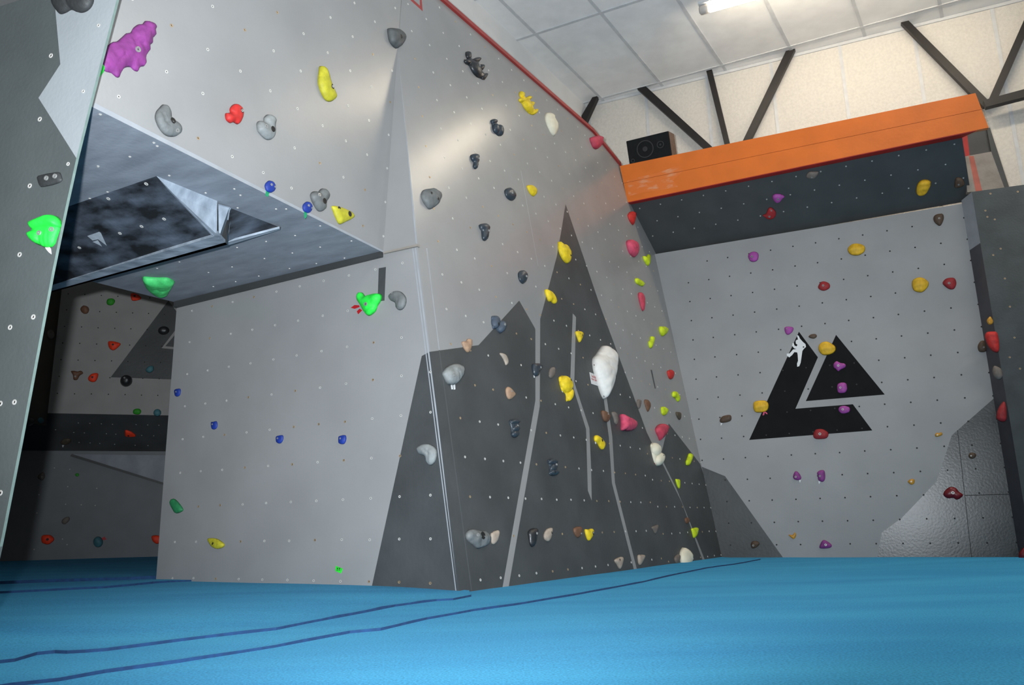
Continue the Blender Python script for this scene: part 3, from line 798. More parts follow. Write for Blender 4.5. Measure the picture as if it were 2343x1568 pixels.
box('cabinet', M_SPKW, sm, 0, spw, .012, .20, 0, sph, spk, .003)
box('front_grille', M_SPKB, sm, .002, spw - .002, -.002, .014, .002, sph - .002, spk, .003)
def annulus(name, m, r0, r1, x, z, parent, y=-.003, n=32):
    bm = bmesh.new(); R = []
    for rr, yy in ((r0, y), (r0, y - .004), (r1, y - .004), (r1, y)):
        R.append([bm.verts.new((x + rr * cos(2 * pi * i / n), yy, z + rr * sin(2 * pi * i / n))) for i in range(n)])
    for a in range(3):
        for i in range(n): bm.faces.new((R[a][i], R[a + 1][i], R[a + 1][(i + 1) % n], R[a][(i + 1) % n]))
    bmesh.ops.recalc_face_normals(bm, faces=bm.faces[:])
    me = bpy.data.meshes.new(name); bm.to_mesh(me); bm.free(); return link(name, me, m, parent, sm)
annulus('woofer_ring', M_SPKR, sph * .30, sph * .34, spw * .42, sph * .52, spk); annulus('woofer_dome', M_SPKR, .002, sph * .10, spw * .42, sph * .52, spk)
annulus('tweeter_ring', M_SPKR, sph * .11, sph * .14, spw * .78, sph * .55, spk); annulus('tweeter_dome', M_SPKR, .002, sph * .04, spw * .78, sph * .55, spk)
annulus('bass_port', M_SPKR, sph * .05, sph * .08, spw * .10, sph * .18, spk)

# small warning notice on the slab (tiny red lettering on white)
def sign():
    o4 = [SCW.at(*p, .004) for p in P('s3', [(743, 596), (801, 620), (819, 720), (760, 700)])]
    s = panel('warning_sign', SCW.shift(.004), o4, [], mat('white_sign_plastic', (.72, .70, .69, 1), .4, .02), .003)
    tag(s, 'small white notice with red lettering screwed beside the big white hold', 'sign')
    bl_, br_, tl_ = Vector(o4[3]), Vector(o4[2]), Vector(o4[0])
    ex, ey = br_ - bl_, tl_ - bl_
    mr = mat('red_sign_ink', (.45, .02, .02, 1), .5, .02); mk = mat('dark_sign_ink', (.05, .05, .05, 1), .5)
    def text(t, fx, fy, size, m):
        c = bpy.data.curves.new('sign_text', 'FONT'); c.body = t; c.size = 1; c.align_x = 'CENTER'; c.extrude = .002; c.materials.append(m)
        M4 = Matrix.Identity(4)
        X = (SCW.u * ex.x + SCW.v * ex.y); Y = (SCW.u * ey.x + SCW.v * ey.y)
        p = SCW.w(bl_.x, bl_.y, .0048) + X * fx + Y * fy
        xs, ys = X.normalized() * size * 1.0, Y.normalized() * size
        M4 = Matrix((xs, ys, SCW.n * .1)).transposed().to_4x4(); M4.translation = p
        o = bpy.data.objects.new('sign_text', c); COL.objects.link(o)
        dg = bpy.context.evaluated_depsgraph_get(); me = bpy.data.meshes.new_from_object(o.evaluated_get(dg)); bpy.data.objects.remove(o)
        return link('lettering', me, None, s, M4)
    L = ex.length
    text('holds', .5, .60, L * .30, mr); text('may spin', .5, .38, L * .25, mr); text('!', .5, .78, L * .2, mk); text('..', .68, .14, L * .2, mk)
sign()

# ================================================================== HOLDS
def poly_area(p): return .5 * sum(p[i][0] * p[(i + 1) % len(p)][1] - p[(i + 1) % len(p)][0] * p[i][1] for i in range(len(p)))
def smooth_loop(p, n):
    out = []; m = len(p)
    L = [(Vector(p[(i + 1) % m]) - Vector(p[i])).length for i in range(m)]; T = sum(L)
    for i in range(m):
        a, b, c, d = (Vector(p[(i + j) % m]) for j in (-1, 0, 1, 2)); kk = max(1, round(n * L[i] / T))
        for j in range(kk):
            t = j / kk
            out.append(.5 * ((2 * b) + (c - a) * t + (2 * a - 5 * b + 4 * c - d) * t * t + (3 * b - a - 3 * c + d) * t ** 3))
    return out
M_BOLT = mat('grey_bolt_steel', (.36, .36, .35, 1), .35, .1, 40, metal=.4)
BOLT = ring_mesh('bolt', .0080, M_BOLT, M_HOLE, .004)
SOCK = ring_mesh('bolt_socket', .0075, M_HOLE, M_HOLE, .0008)
TW = mat('white_tape', (.75, .75, .75, 1), .5); TG = mat('green_tape', (.01, .28, .12, 1), .5); TR = mat('red_tape', (.42, .01, .015, 1), .5); TP = mat('pink_tape', (.85, .08, .20, 1), .5)
TAPE = dict(w=TW, g=TG, r=TR, p=TP)
def hold(S, c, outline, color, label, H=.36, bolts=(), tapes=(), grooves=(), lean=None, lobes=None, name='climbing_hold', group=None, noisy=.10, facet=False, cat='climbing hold', ridges=0, lh=None, gd=.16):
    if lobes is not None and lh is None: lobes = [outline] + list(lobes)
    loops = [outline] if lobes is None else lobes
    px_ = P(c, outline)
    def prj(p):
        cc = CM.transposed() @ (p - O); return Vector((1171.5 + FPX * cc.x / -cc.z, 784 - FPX * cc.y / -cc.z))
    pc = Vector((sum(p[0] for p in px_) / len(px_), sum(p[1] for p in px_) / len(px_)))
    b0 = [S.at(*p) for p in px_]; h0 = sqrt(abs(poly_area(b0)))
    wc = S.hit(*pc); vd = (O - wc).normalized().dot(S.n)
    H = H * (.55 + .45 * vd)
    nv = prj(wc + S.n * H * h0) - prj(wc); nl = nv.length; nd = nv / max(nl, 1e-6)
    ext = [(Vector(p) - pc).dot(nd) for p in px_]; W = max(ext) - min(ext)
    sq = max(.6, 1 - .42 * nl / W)
    def SQ(pp):
        out = []
        for p in pp:
            d = Vector(p) - pc; a = d.dot(nd); q2 = pc + d + nd * a * (sq - 1); out.append((q2.x, q2.y))
        return out
    px_ = SQ(px_)
    base = [S.at(*p) for p in px_]; A = abs(poly_area(base)); size = sqrt(A); Hh = H * size
    lift = Hh * .45
    cen0 = [S.at(*p, lift) for p in px_]
    cx, cy = sum(p[0] for p in cen0) / len(cen0), sum(p[1] for p in cen0) / len(cen0)
    pxs = sqrt(abs(poly_area(px_)))
    nres = max(7, min(34, int(pxs / 3.0)))
    bm = bmesh.new(); rnd = random.Random(label)
    if lean is None: lean = (rnd.uniform(-.25, .25), rnd.uniform(.0, .35))
    seed = Vector((rnd.uniform(0, 99), rnd.uniform(0, 99), rnd.uniform(0, 99)))
    gr = [[Vector(S.at(*p, lift)) - Vector((cx, cy)) for p in SQ(P(c, gg))] for gg in grooves]
    for li, lp in enumerate(loops):
        q_ = [(Vector(S.at(*p, lift)) - Vector((cx, cy))) for p in SQ(P(c, lp))]
        lp_ = smooth_loop(q_, max(24, nres * 3)) if not facet else dense([v for v in q_] + [q_[0]], size / 8)[:-1]
        la_ = abs(poly_area(lp_)); lsz = sqrt(la_)
        if poly_area(lp_) < 0: lp_.reverse()
        n = len(lp_); tl_ = [tuple(v) for v in lp_]
        def dist(v):
            m = 9
            for i in range(n):
                a, b = lp_[i], lp_[(i + 1) % n]; ab = b - a; t = max(0, min(1, (v - a).dot(ab) / max(1e-12, ab.length_squared)))
                m = min(m, (v - a - ab * t).length)
            return m
        ptsi = []; st = lsz / (nres if lobes is None else max(7, nres * lsz / size))
        x0, x1 = min(v.x for v in lp_), max(v.x for v in lp_); y0, y1 = min(v.y for v in lp_), max(v.y for v in lp_)
        yy = y0; rr = 0
        while yy < y1:
            xx = x0 + (st / 2 if rr % 2 else 0)
            while xx < x1:
                v = Vector((xx, yy))
                if inside(v, tl_):
                    d = dist(v)
                    if d > st * .45: ptsi.append((v, d))
                xx += st
            yy += st * .87; rr += 1
        if not ptsi: ptsi = [(sum(lp_, Vector((0, 0))) / n, lsz * .4)]
        dm = max(d for _, d in ptsi)
        ins = []
        for i in range(n):
            t = (lp_[(i + 1) % n] - lp_[i - 1]).normalized(); nn = Vector((-t.y, t.x))
            v = lp_[i] + nn * dm * .10
            if inside(v, tl_): ins.append((v, dm * .10))
        V = [v for v in lp_] + [v for v, _ in ins] + [v for v, _ in ptsi]
        D = [0] * n + [d for _, d in ins] + [d for _, d in ptsi]
        Vo, E_, F, VI, *_ = delaunay_2d_cdt(V, [(i, (i + 1) % n) for i in range(n)], [], 0, 1e-7)
        hl = Hh * (1 if lobes is None else (lh[li] if lh else (.55 if li == 0 else max(.6, lsz / size * 1.5))))
        bv = []
        for vi, v in enumerate(Vo):
            d = D[VI[vi][0]] if VI[vi] else dist(v)
            t = min(1, d / (dm * .95))
            h = hl * (max(0, 1 - (1 - t) ** 2.3)) ** .55
            h *= 1 + lean[0] * v.x / size + lean[1] * v.y / size
            if noisy and d > 0:
                h += hl * noisy * noise.noise(Vector((v.x, v.y, 0)) / size * 3.2 + seed) + hl * noisy * .5 * noise.noise(Vector((v.x, v.y, 0)) / size * 9 + seed)
            if ridges and d > 0: h += hl * .07 * cos(ridges * pi * v.y / size * 2)
            for gg in gr:
                for a, b in zip(gg[:-1], gg[1:]):
                    ab = b - a; tt = max(0, min(1, (v - a).dot(ab) / max(1e-12, ab.length_squared))); dd = (v - a - ab * tt).length
                    h -= hl * gd * exp(-(dd / (size * .035)) ** 2) * min(1, d / (dm * .2))
            if d == 0: h = -.001
            bv.append(bm.verts.new((v.x, v.y, h if d == 0 else max(h, .002))))
        for f in F:
            cc = sum((Vo[i] for i in f), Vector((0, 0))) / len(f)
            if not inside(cc, tl_): continue
            fv = [bv[i] for i in f]
            if (Vo[f[1]] - Vo[f[0]]).cross(Vo[f[2]] - Vo[f[1]]) < 0: fv.reverse()
            fc = bm.faces.new(fv); fc.smooth = not facet
    loose = [v for v in bm.verts if not v.link_faces]
    bmesh.ops.delete(bm, geom=loose, context='VERTS')
    # flat back
    be = [ed for ed in bm.edges if ed.is_boundary]
    try: bmesh.ops.holes_fill(bm, edges=be, sides=0)
    except Exception: pass
    me = bpy.data.meshes.new(name); bm.to_mesh(me)
    bvh = BVHTree.FromBMesh(bm); bm.free()
    mw = S.mat(S.w(cx, cy, 0))
    o = link(name, me, hm(color), None, mw); tag(o, label, cat, group)
    for b in bolts:
        bx, by = b[0], b[1]; kind = b[2] if len(b) > 2 else 'm'
        u_, v_ = S.at(*SQ(P(c, [(bx, by)]))[0], lift * 1.6)
        r = bvh.ray_cast(Vector((u_ - cx, v_ - cy, 1)), Vector((0, 0, -1)))
        z = r[0].z if r[0] is not None else Hh * .5
        nz = r[1] if r[1] is not None and r[1].z > 0 else Vector((0, 0, 1))
        rot = (nz * .6 + Vector((0, 0, 1))).normalized().to_track_quat('Z', 'Y').to_matrix().to_4x4()
        M4 = mw @ Matrix.Translation((u_ - cx, v_ - cy, z - .0005)) @ rot
        s_ = b[3] if len(b) > 3 else 1
        M4 = M4 @ Matrix.Scale(s_, 4)
        link('bolt' if kind == 'm' else 'bolt_socket', BOLT if kind == 'm' else SOCK, None, o, M4)
    for tcol, tp_ in tapes:
        pp = [S.at(*p) for p in P(c, tp_)]
        ox, oy = pp[0]; 
        if poly_area(pp) < 0: pp.reverse()
        m_ = len(pp)
        me2 = mesh_from('tape_tag', [(x - ox, y - oy, .0015) for x, y in pp] + [(x - ox, y - oy, .0002) for x, y in pp],
                        [list(range(m_)), [m_ + i for i in reversed(range(m_))]] + [[i, m_ + i, m_ + (i + 1) % m_, (i + 1) % m_] for i in range(m_)], [TAPE[tcol]])
        link('tape_tag', me2, None, o, S.mat(S.w(ox, oy, 0)))
    return o
def ell(cx, cy, rx, ry, rot=0, n=12):
    c_, s_ = cos(rot), sin(rot)
    return [(cx + rx * cos(2 * pi * i / n) * c_ - ry * sin(2 * pi * i / n) * s_, cy + rx * cos(2 * pi * i / n) * s_ + ry * sin(2 * pi * i / n) * c_) for i in range(n)]
H_N, H_U, H_A, H_C, H_B, H_D, H_R = SN, SU, SA, SCW, SB, SD, SR
# near left panel
hold(SN, 'c1', [(430, -10), (455, 50), (490, 95), (525, 108), (575, 92), (615, 72), (665, 92), (720, 104), (775, 85), (815, 40), (828, -20), (800, -90), (700, -120), (600, -90), (500, -110), (440, -70)], 'charcoal', 'large dark lobed hold cropped by the top edge on the near left panel', .3, grooves=[[(615, 80), (600, -60)]])
hold(SN, 'c2', [(318, 100), (330, 82), (360, 72), (440, 58), (520, 50), (532, 55), (545, 80), (557, 125), (540, 143), (520, 152), (450, 172), (370, 184), (345, 178), (328, 140)], 'charcoal', 'flat dark grey rectangular hold with two bolts on the near left panel', .22, bolts=[(425, 112), (505, 97)], noisy=.03)
hold(SN, 'c2', [(248, 510), (262, 485), (330, 455), (430, 432), (485, 440), (520, 470), (532, 510), (513, 590), (480, 690), (440, 722), (370, 722), (290, 690), (240, 655), (218, 605), (240, 565)], 'green', 'bright green bulging hold with a rolled cap on the near left panel', .42,
     bolts=[(338, 595), (453, 565)], tapes=[('w', [(395, 706), (438, 708), (458, 745), (463, 792), (440, 775), (415, 745)])],
     lobes=[[(218, 605), (228, 575), (250, 530), (300, 480), (400, 470), (500, 485), (520, 540), (513, 590), (490, 650), (478, 690), (440, 722), (370, 722), (335, 705), (290, 690), (240, 655)],
            [(246, 518), (258, 488), (330, 458), (430, 432), (485, 440), (520, 470), (532, 510), (520, 545), (440, 556), (350, 562), (285, 572), (250, 550)],
            [(222, 610), (240, 580), (300, 560), (355, 575), (368, 620), (350, 680), (300, 690), (245, 655)]], grooves=[[(400, 600), (385, 715)], [(440, 600), (430, 715)]], lh=[.62, 1.0, .85], lean=(0, 0), noisy=.05)
hold(SU, 'c1', [(850, 575), (900, 563), (930, 575), (946, 600), (940, 640), (910, 680), (865, 722), (820, 700)], 'green', 'small bright green hold half hidden behind the near left panel edge, by the purple hold', .3)
# upper face
hold(SU, 'c1', [(945, 435), (990, 390), (1030, 368), (1060, 365), (1110, 325), (1150, 290), (1185, 285), (1215, 240), (1260, 210), (1300, 205), (1320, 180), (1360, 180), (1405, 200), (1426, 240), (1413, 270), (1418, 310), (1390, 340), (1385, 385), (1358, 403), (1358, 450), (1330, 500), (1328, 560), (1310, 590), (1278, 595), (1250, 638), (1210, 625), (1185, 600), (1135, 605), (1105, 640), (1085, 690), (1050, 690), (1010, 655), (965, 645), (930, 620), (918, 560), (935, 500)], 'purple', 'very large purple lumpy plate hold at the upper left of the overhanging face', .16, bolts=[(1223, 447, 'm', 1.3)], grooves=[[(1190, 360), (1230, 330)], [(1060, 545), (1110, 490)], [(1200, 410), (1270, 395)]], noisy=.22)
hold(SU, 'c1', [(1397, 1050), (1410, 1000), (1445, 960), (1480, 930), (1515, 945), (1545, 1000), (1553, 1055), (1590, 1075), (1630, 1105), (1648, 1150), (1635, 1195), (1590, 1220), (1530, 1222), (1480, 1200), (1435, 1150), (1410, 1100)], 'grey', 'large grey L-shaped hold nearest the roof edge on the upper left face', .34, bolts=[(1548, 1083, 's', 1.6), (1592, 1170)], grooves=[[(1440, 1000), (1465, 1090), (1510, 1125)]])
hold(SU, 'c5', [(147, 1015), (175, 1010), (193, 1005), (190, 975), (215, 940), (255, 925), (300, 950), (317, 1000), (310, 1060), (285, 1100), (260, 1113), (225, 1095), (190, 1103), (150, 1070)], 'red', 'red fish-shaped hold on the upper grey face', .36, bolts=[(288, 993, 's', 1.2), (288, 993, 'm', .8)])
hold(SU, 'c5', [(428, 1110), (445, 1085), (475, 1080), (500, 1090), (500, 1055), (540, 1020), (585, 1040), (610, 1085), (600, 1125), (605, 1180), (590, 1235), (545, 1253), (500, 1240), (440, 1180), (430, 1145)], 'palegrey', 'pale grey two-lobed hold right of the red one on the upper face', .36, bolts=[(493, 1135), (565, 1158, 's', 1.7)], grooves=[[(500, 1090), (540, 1135)]])
hold(SU, 'c5', [(1003, 588), (1040, 592), (1065, 625), (1090, 700), (1115, 770), (1145, 820), (1160, 860), (1140, 890), (1095, 910), (1055, 900), (1020, 860), (985, 780), (978, 720), (990, 640)], 'lemon', 'long yellow banana-shaped hold high on the upper grey face', .34, bolts=[(1098, 777, 's', 1.6), (1098, 777, 'm', .9)], noisy=.04)
hold(SU, 'c5', [(1605, 258), (1630, 246), (1660, 243), (1720, 252), (1765, 290), (1777, 340), (1755, 390), (1700, 430), (1660, 418), (1620, 370), (1608, 310)], 'midgrey', 'dark grey rounded hold capping the top of the tapering corner facet', .4, bolts=[(1710, 328, 's', 1.6)], grooves=[[(1640, 395), (1730, 350)]])
hold(SU, 'c6', [(500, 160), (540, 127), (580, 140), (600, 180), (590, 220), (555, 240), (515, 228), (498, 195)], 'blue', 'round blue foothold with green tape, left one on the roof edge', .35, bolts=[(549, 168, 'm', .7), (584, 186, 'm', .6)], tapes=[('g', [(505, 222), (535, 236), (520, 278), (496, 264)])])
hold(SU, 'c6', [(840, 345), (880, 316), (915, 330), (930, 370), (915, 410), (885, 422), (850, 408), (836, 380)], 'blue', 'round blue foothold with green tape beside the grey heart-shaped hold', .35, bolts=[(882, 356, 'm', .7), (916, 376, 'm', .6)], tapes=[('g', [(845, 405), (870, 420), (868, 455), (853, 474), (845, 455)])])
hold(SU, 'c6', [(908, 262), (925, 232), (960, 222), (985, 234), (1010, 205), (1045, 195), (1080, 225), (1090, 280), (1060, 320), (1058, 370), (1035, 400), (990, 405), (955, 370), (920, 310)], 'grey', 'grey heart-shaped hold above the yellow shield on the upper face', .36, bolts=[(970, 262, 'm', 1.1), (1022, 315, 's', 1.8)], grooves=[[(985, 234), (1010, 280)]])
hold(SU, 'c6', [(1097, 360), (1110, 354), (1150, 355), (1230, 380), (1290, 410), (1312, 450), (1290, 475), (1235, 500), (1185, 522), (1160, 510), (1125, 440)], 'lemon', 'yellow shield-shaped hold near the right end of the roof edge', .3, bolts=[(1158, 380, 's', 1.3), (1252, 430, 's', 1.8)], noisy=.04)
# roof and lower panel
hold(SS, 'c2', [(1272, 1020), (1290, 1010), (1400, 1018), (1500, 1018), (1560, 1050), (1567, 1062), (1545, 1110), (1500, 1185), (1440, 1192), (1370, 1170), (1310, 1120), (1285, 1070)], 'palegreen', 'large green jug hold hanging from the inner roof edge above the recess', .30, grooves=[[(1400, 1080), (1470, 1110), (1530, 1090)]])
hold(SA, 'c6', [(1297, 1160), (1320, 1125), (1350, 1130), (1375, 1162), (1395, 1158), (1410, 1150), (1470, 1138), (1525, 1145), (1535, 1180), (1520, 1220), (1495, 1255), (1480, 1300), (1430, 1338), (1395, 1335), (1355, 1290), (1330, 1240), (1300, 1200)], 'green', 'bright green heart-shaped hold with red tape beside the dark painted bar', .36, bolts=[(1410, 1243, 'm', 1.3)], tapes=[('r', [(1265, 1272), (1300, 1248), (1340, 1250), (1345, 1265), (1300, 1282)]), ('r', [(1320, 1305), (1345, 1280), (1368, 1295), (1332, 1330)])], grooves=[[(1345, 1260), (1390, 1310), (1480, 1250)]])
hold(SA, 'c6', [(1588, 1165), (1610, 1135), (1660, 1115), (1715, 1130), (1755, 1180), (1757, 1230), (1735, 1275), (1700, 1293), (1665, 1275), (1650, 1225), (1605, 1200)], 'grey', 'grey crescent hold right of the bright green heart-shaped hold', .3, bolts=[(1630, 1138, 'm', .7)], grooves=[[(1680, 1150), (1700, 1200), (1680, 1260)]])
for i, (pl_, lb) in enumerate([([(150, 345), (185, 338), (190, 360), (180, 382), (155, 383)], 'leftmost small blue foothold, by the left edge of the lower grey panel'),
                  ([(370, 540), (380, 536), (405, 534), (410, 565), (395, 582), (372, 578)], 'second small blue foothold from the left on the lower grey panel'),
                  ([(757, 630), (765, 620), (800, 617), (803, 645), (785, 667), (760, 660)], 'third small blue foothold from the left on the lower grey panel'),
                  ([(1130, 630), (1140, 619), (1175, 617), (1180, 645), (1165, 670), (1132, 665)], 'rightmost small blue foothold on the lower grey panel')]):
    cx_ = sum(p[0] for p in pl_) / len(pl_); cy_ = sum(p[1] for p in pl_) / len(pl_)
    hold(SA, 'c7', pl_, 'blue', lb, .35, bolts=[(cx_ - 6, cy_ - 4, 'm', .6)], group='small blue footholds on the lower panel')
hold(SA, 'c7', [(122, 1010), (130, 998), (145, 997), (165, 1010), (200, 1050), (203, 1070), (160, 1086), (140, 1065), (124, 1035)], 'forest', 'dark green wedge hold low at the left edge of the lower panel', .35, grooves=[[(135, 1010), (180, 1060)]])
hold(SA, 'c7', [(345, 1240), (360, 1232), (400, 1235), (430, 1250), (452, 1272), (440, 1290), (400, 1298), (365, 1280)], 'lemon', 'low yellow leaf-shaped hold near the mat on the lower grey panel', .3, bolts=[(383, 1263, 's', 1.1)], grooves=[[(360, 1245), (420, 1275)]])
tg = hold(SA, 'c7', [(1118, 1398), (1162, 1415), (1150, 1445), (1115, 1430)], 'neon', 'small neon green square tag with black marks low on the grey panel', .08, facet=True, noisy=0, name='marker_tag', cat='tag')
for x_ in (1127, 1139):
    for pts_ in ([(x_, 1410), (x_ + 8, 1412), (x_ + 8, 1414.5), (x_, 1412.5)], [(x_, 1410), (x_ + 2, 1410.5), (x_ + 6, 1420), (x_ + 4, 1420)], [(x_ - 1, 1422), (x_ + 7, 1424), (x_ + 7, 1426), (x_ - 1, 1424)]):
        o_ = [SA.at(*p, .004) for p in P('c7', pts_)]
        panel('ink_mark', SA.shift(.0072), o_, [], M_HOLE, .002, tg)
# slab, upper part
def lob(*a): return list(a)
dino_b = [(530, 205), (555, 198), (572, 225), (575, 255), (610, 255), (640, 243), (655, 265), (640, 300), (668, 300), (680, 330), (665, 355), (690, 375), (712, 370), (713, 400), (690, 430), (655, 420), (620, 410), (580, 370), (555, 320), (515, 290), (513, 265), (540, 262)]
hold(SCW, 's1', dino_b, 'coal', 'black creature-shaped hold with stubby limbs high on the slab', .34, lobes=[ell(606, 340, 80, 36, 1.05), ell(551, 232, 36, 21, 1.3), ell(537, 288, 29, 20, .5), ell(620, 268, 40, 21, -.3), ell(660, 328, 24, 28, .3), ell(685, 400, 20, 33, .8)], bolts=[(632, 322, 'm', .8)], noisy=.15)
dino_y = [(965, 545), (985, 527), (1003, 545), (1010, 570), (1040, 565), (1060, 553), (1068, 570), (1055, 600), (1085, 607), (1090, 630), (1075, 655), (1095, 670), (1118, 662), (1123, 690), (1085, 718), (1040, 705), (1010, 670), (985, 630), (960, 610), (958, 595), (980, 588)]
hold(SCW, 's1', dino_y, 'yellow', 'yellow creature-shaped hold with stubby limbs near the red top edge', .34, lobes=[ell(1030, 650, 66, 30, .95), ell(985, 555, 32, 19, 1.3), ell(978, 603, 24, 17, .5), ell(1040, 583, 34, 17, -.4), ell(1070, 628, 20, 22, .3), ell(1098, 690, 18, 29, .8)], bolts=[(1055, 630, 'm', .8)], noisy=.12)
hold(SCW, 's1', [(1178, 710), (1195, 697), (1230, 700), (1252, 725), (1255, 750), (1280, 790), (1283, 840), (1262, 880), (1243, 893), (1215, 865), (1185, 800), (1174, 755)], 'cream', 'cream seed-shaped hold beside the yellow creature hold', .34, grooves=[[(1176, 755), (1255, 750)]], noisy=.03)
hold(SCW, 's1', [(1537, 915), (1560, 898), (1590, 888), (1625, 890), (1640, 925), (1635, 975), (1590, 1000), (1560, 980)], 'rose', 'pink hold sitting on the red top edge left of the speaker', .5, noisy=.25)
hold(SCW, 's1', [(730, 765), (755, 752), (780, 765), (785, 790), (815, 795), (835, 840), (832, 880), (795, 892), (765, 868), (745, 840), (740, 800)], 'slate', 'dark slate knobbly hold with two lobes left of the cream hold', .42, lobes=[ell(757, 775, 27, 23, .2), ell(768, 832, 26, 45, -.25), ell(810, 843, 27, 48, -.25)], bolts=[(785, 840, 's', .9)])
hold(SCW, 's1', [(565, 1050), (605, 1032), (635, 1045), (640, 1090), (625, 1125), (620, 1155), (600, 1163), (583, 1140), (590, 1110), (570, 1085)], 'slate', 'dark slate comma-shaped hold right of the second warm ceiling glare', .42, bolts=[(628, 1078, 'm', .9), (622, 1120, 's', .9)])
hold(SCW, 's1', [(838, 1350), (850, 1325), (885, 1310), (910, 1325), (920, 1345), (935, 1375), (925, 1412), (890, 1418), (855, 1395)], 'slate', 'round dark slate hold left of the small yellow one on the slab', .42, bolts=[(893, 1360, 'm', 1), (925, 1378, 's', 1.1)])
hold(SCW, 's1', [(1020, 1305), (1045, 1290), (1080, 1300), (1107, 1335), (1105, 1365), (1078, 1385), (1045, 1360)], 'yellow', 'small yellow oval hold beside the round dark slate hold', .42, grooves=[[(1025, 1320), (1060, 1350), (1078, 1383)]], noisy=.03)
hold(SCW, 's1', [(165, 1380), (180, 1335), (225, 1317), (280, 1315), (320, 1350), (328, 1400), (305, 1450), (240, 1488), (205, 1465), (175, 1420)], 'grey', 'large pitted grey hold beside the tapering corner facet', .4, bolts=[(235, 1368, 's', 1.3), (282, 1410, 's', 1.4)], noisy=.2)
hold(SCW, 's2', [(635, 265), (660, 250), (700, 250), (727, 285), (718, 330), (705, 380), (680, 395), (658, 375), (655, 310), (640, 290)], 'slate', 'dark slate sock-shaped hold mid way up the slab', .42, bolts=[(704, 315, 'm', 1), (694, 356, 's', 1.3)])
hold(SCW, 's2', [(950, 665), (970, 637), (1000, 632), (1022, 655), (1030, 690), (1015, 730), (990, 745), (960, 720)], 'slate', 'dark slate egg-shaped hold above the small painted peak', .42, bolts=[(1008, 688, 'm', 1)])
hold(SCW, 's2', [(1283, 400), (1292, 397), (1318, 417), (1350, 420), (1395, 480), (1390, 550), (1360, 578), (1320, 550), (1285, 480)], 'yellow', 'yellow ear-shaped hold near the top of the tall painted peak', .36, grooves=[[(1300, 440), (1370, 470)]], bolts=[(1375, 512, 's', 1.2)])
hold(SCW, 's2', [(1167, 797), (1205, 795), (1240, 825), (1272, 880), (1265, 905), (1245, 905), (1225, 890), (1195, 885)], 'yellow', 'yellow curled hold on the left slope of the tall painted peak', .42, grooves=[[(1175, 805), (1225, 860), (1225, 885)]])
hold(SCW, 's2', [(737, 1010), (775, 1002), (797, 1025), (800, 1045), (830, 1040), (850, 1075), (845, 1115), (810, 1147), (790, 1130), (780, 1110), (745, 1112), (738, 1060)], 'steel', 'blue-grey two-part hold on the left slope of the small painted peak', .42, lobes=[ell(765, 1058, 31, 55, -.05), ell(818, 1093, 33, 52, .1)], bolts=[(778, 1078, 's', 1.2), (830, 1080, 'm', 1)])
hold(SCW, 's2', [(490, 1220), (530, 1210), (540, 1193), (555, 1190), (575, 1200), (577, 1250), (560, 1290), (540, 1308), (505, 1270)], 'tan', 'brown heart-shaped hold on the top edge of the dark paint near the corner', .35)
# slab, middle
hold(SCW, 's2', [(797, 1315), (815, 1310), (850, 1325), (872, 1370), (870, 1400), (850, 1410), (840, 1385), (825, 1355)], 'sand', 'beige crescent hold below the blue-grey two-part hold', .32)
hold(SCW, 's2', [(340, 1470), (370, 1425), (430, 1395), (480, 1392), (515, 1430), (512, 1490), (470, 1550), (430, 1568), (380, 1555), (350, 1500)], 'palegrey', 'large pale grey jug with two white tape strips left on the dark slab', .45, bolts=[(412, 1495)], tapes=[('w', [(395, 1563), (410, 1566), (414, 1608), (402, 1608)]), ('w', [(417, 1566), (431, 1570), (433, 1608), (421, 1611)])], grooves=[[(390, 1450), (440, 1470), (460, 1520)]], noisy=.16)
hold(SCW, 's2', [(1065, 1405), (1090, 1392), (1130, 1392), (1157, 1410), (1150, 1445), (1130, 1460), (1120, 1495), (1085, 1498), (1068, 1460)], 'slate', 'dark slate twisted hold on the light strip between the painted peaks', .42, bolts=[(1130, 1428, 'm', .9), (1115, 1455, 's', 1)], tapes=[('w', [(1072, 1482), (1082, 1490), (1080, 1515), (1072, 1510)])], grooves=[[(1075, 1440), (1140, 1420)]])
hold(SCW, 's2', [(1205, 1450), (1225, 1424), (1250, 1430), (1253, 1475), (1225, 1517), (1200, 1500)], 'stone', 'brown oval pebble hold beside the light strip on the dark slab', .35)
hold(SCW, 's3', [(618, 232), (655, 223), (690, 235), (690, 275), (657, 328), (635, 290)], 'yellow', 'small yellow triangular hold beside the thin light strip', .38, bolts=[(652, 254, 's', .7), (676, 263, 's', 1.1)], noisy=.03)
hold(SCW, 's3', [(475, 640), (515, 618), (560, 640), (598, 680), (595, 730), (608, 770), (595, 830), (545, 855), (540, 790), (500, 760), (480, 690)], 'yellow', 'large yellow double-scooped hold left of the warning notice', .36, lobes=[ell(535, 702, 52, 84, -.35), ell(577, 795, 30, 60, .15)], grooves=[[(520, 665), (555, 690), (550, 730), (525, 725)]], bolts=[(562, 668, 's', 1)], tapes=[('w', [(490, 745), (502, 755), (500, 778), (492, 770)])], noisy=.04)
hold(SCW, 's3', [(792, 470), (830, 425), (870, 375), (905, 342), (960, 360), (1005, 410), (1022, 480), (1010, 590), (975, 710), (930, 800), (893, 833), (860, 780), (820, 660), (792, 560)], 'white', 'very large white faceted pinecone-like hold beside the warning notice', .34, grooves=[[(830, 430), (880, 460), (950, 400), (955, 365)], [(880, 460), (950, 490), (1005, 560)], [(800, 560), (880, 540), (930, 570), (985, 640)], [(845, 680), (900, 610), (960, 640)], [(862, 760), (930, 690)]], bolts=[(822, 520, 's', .8), (908, 800, 's', .8)], noisy=.0, gd=.07)
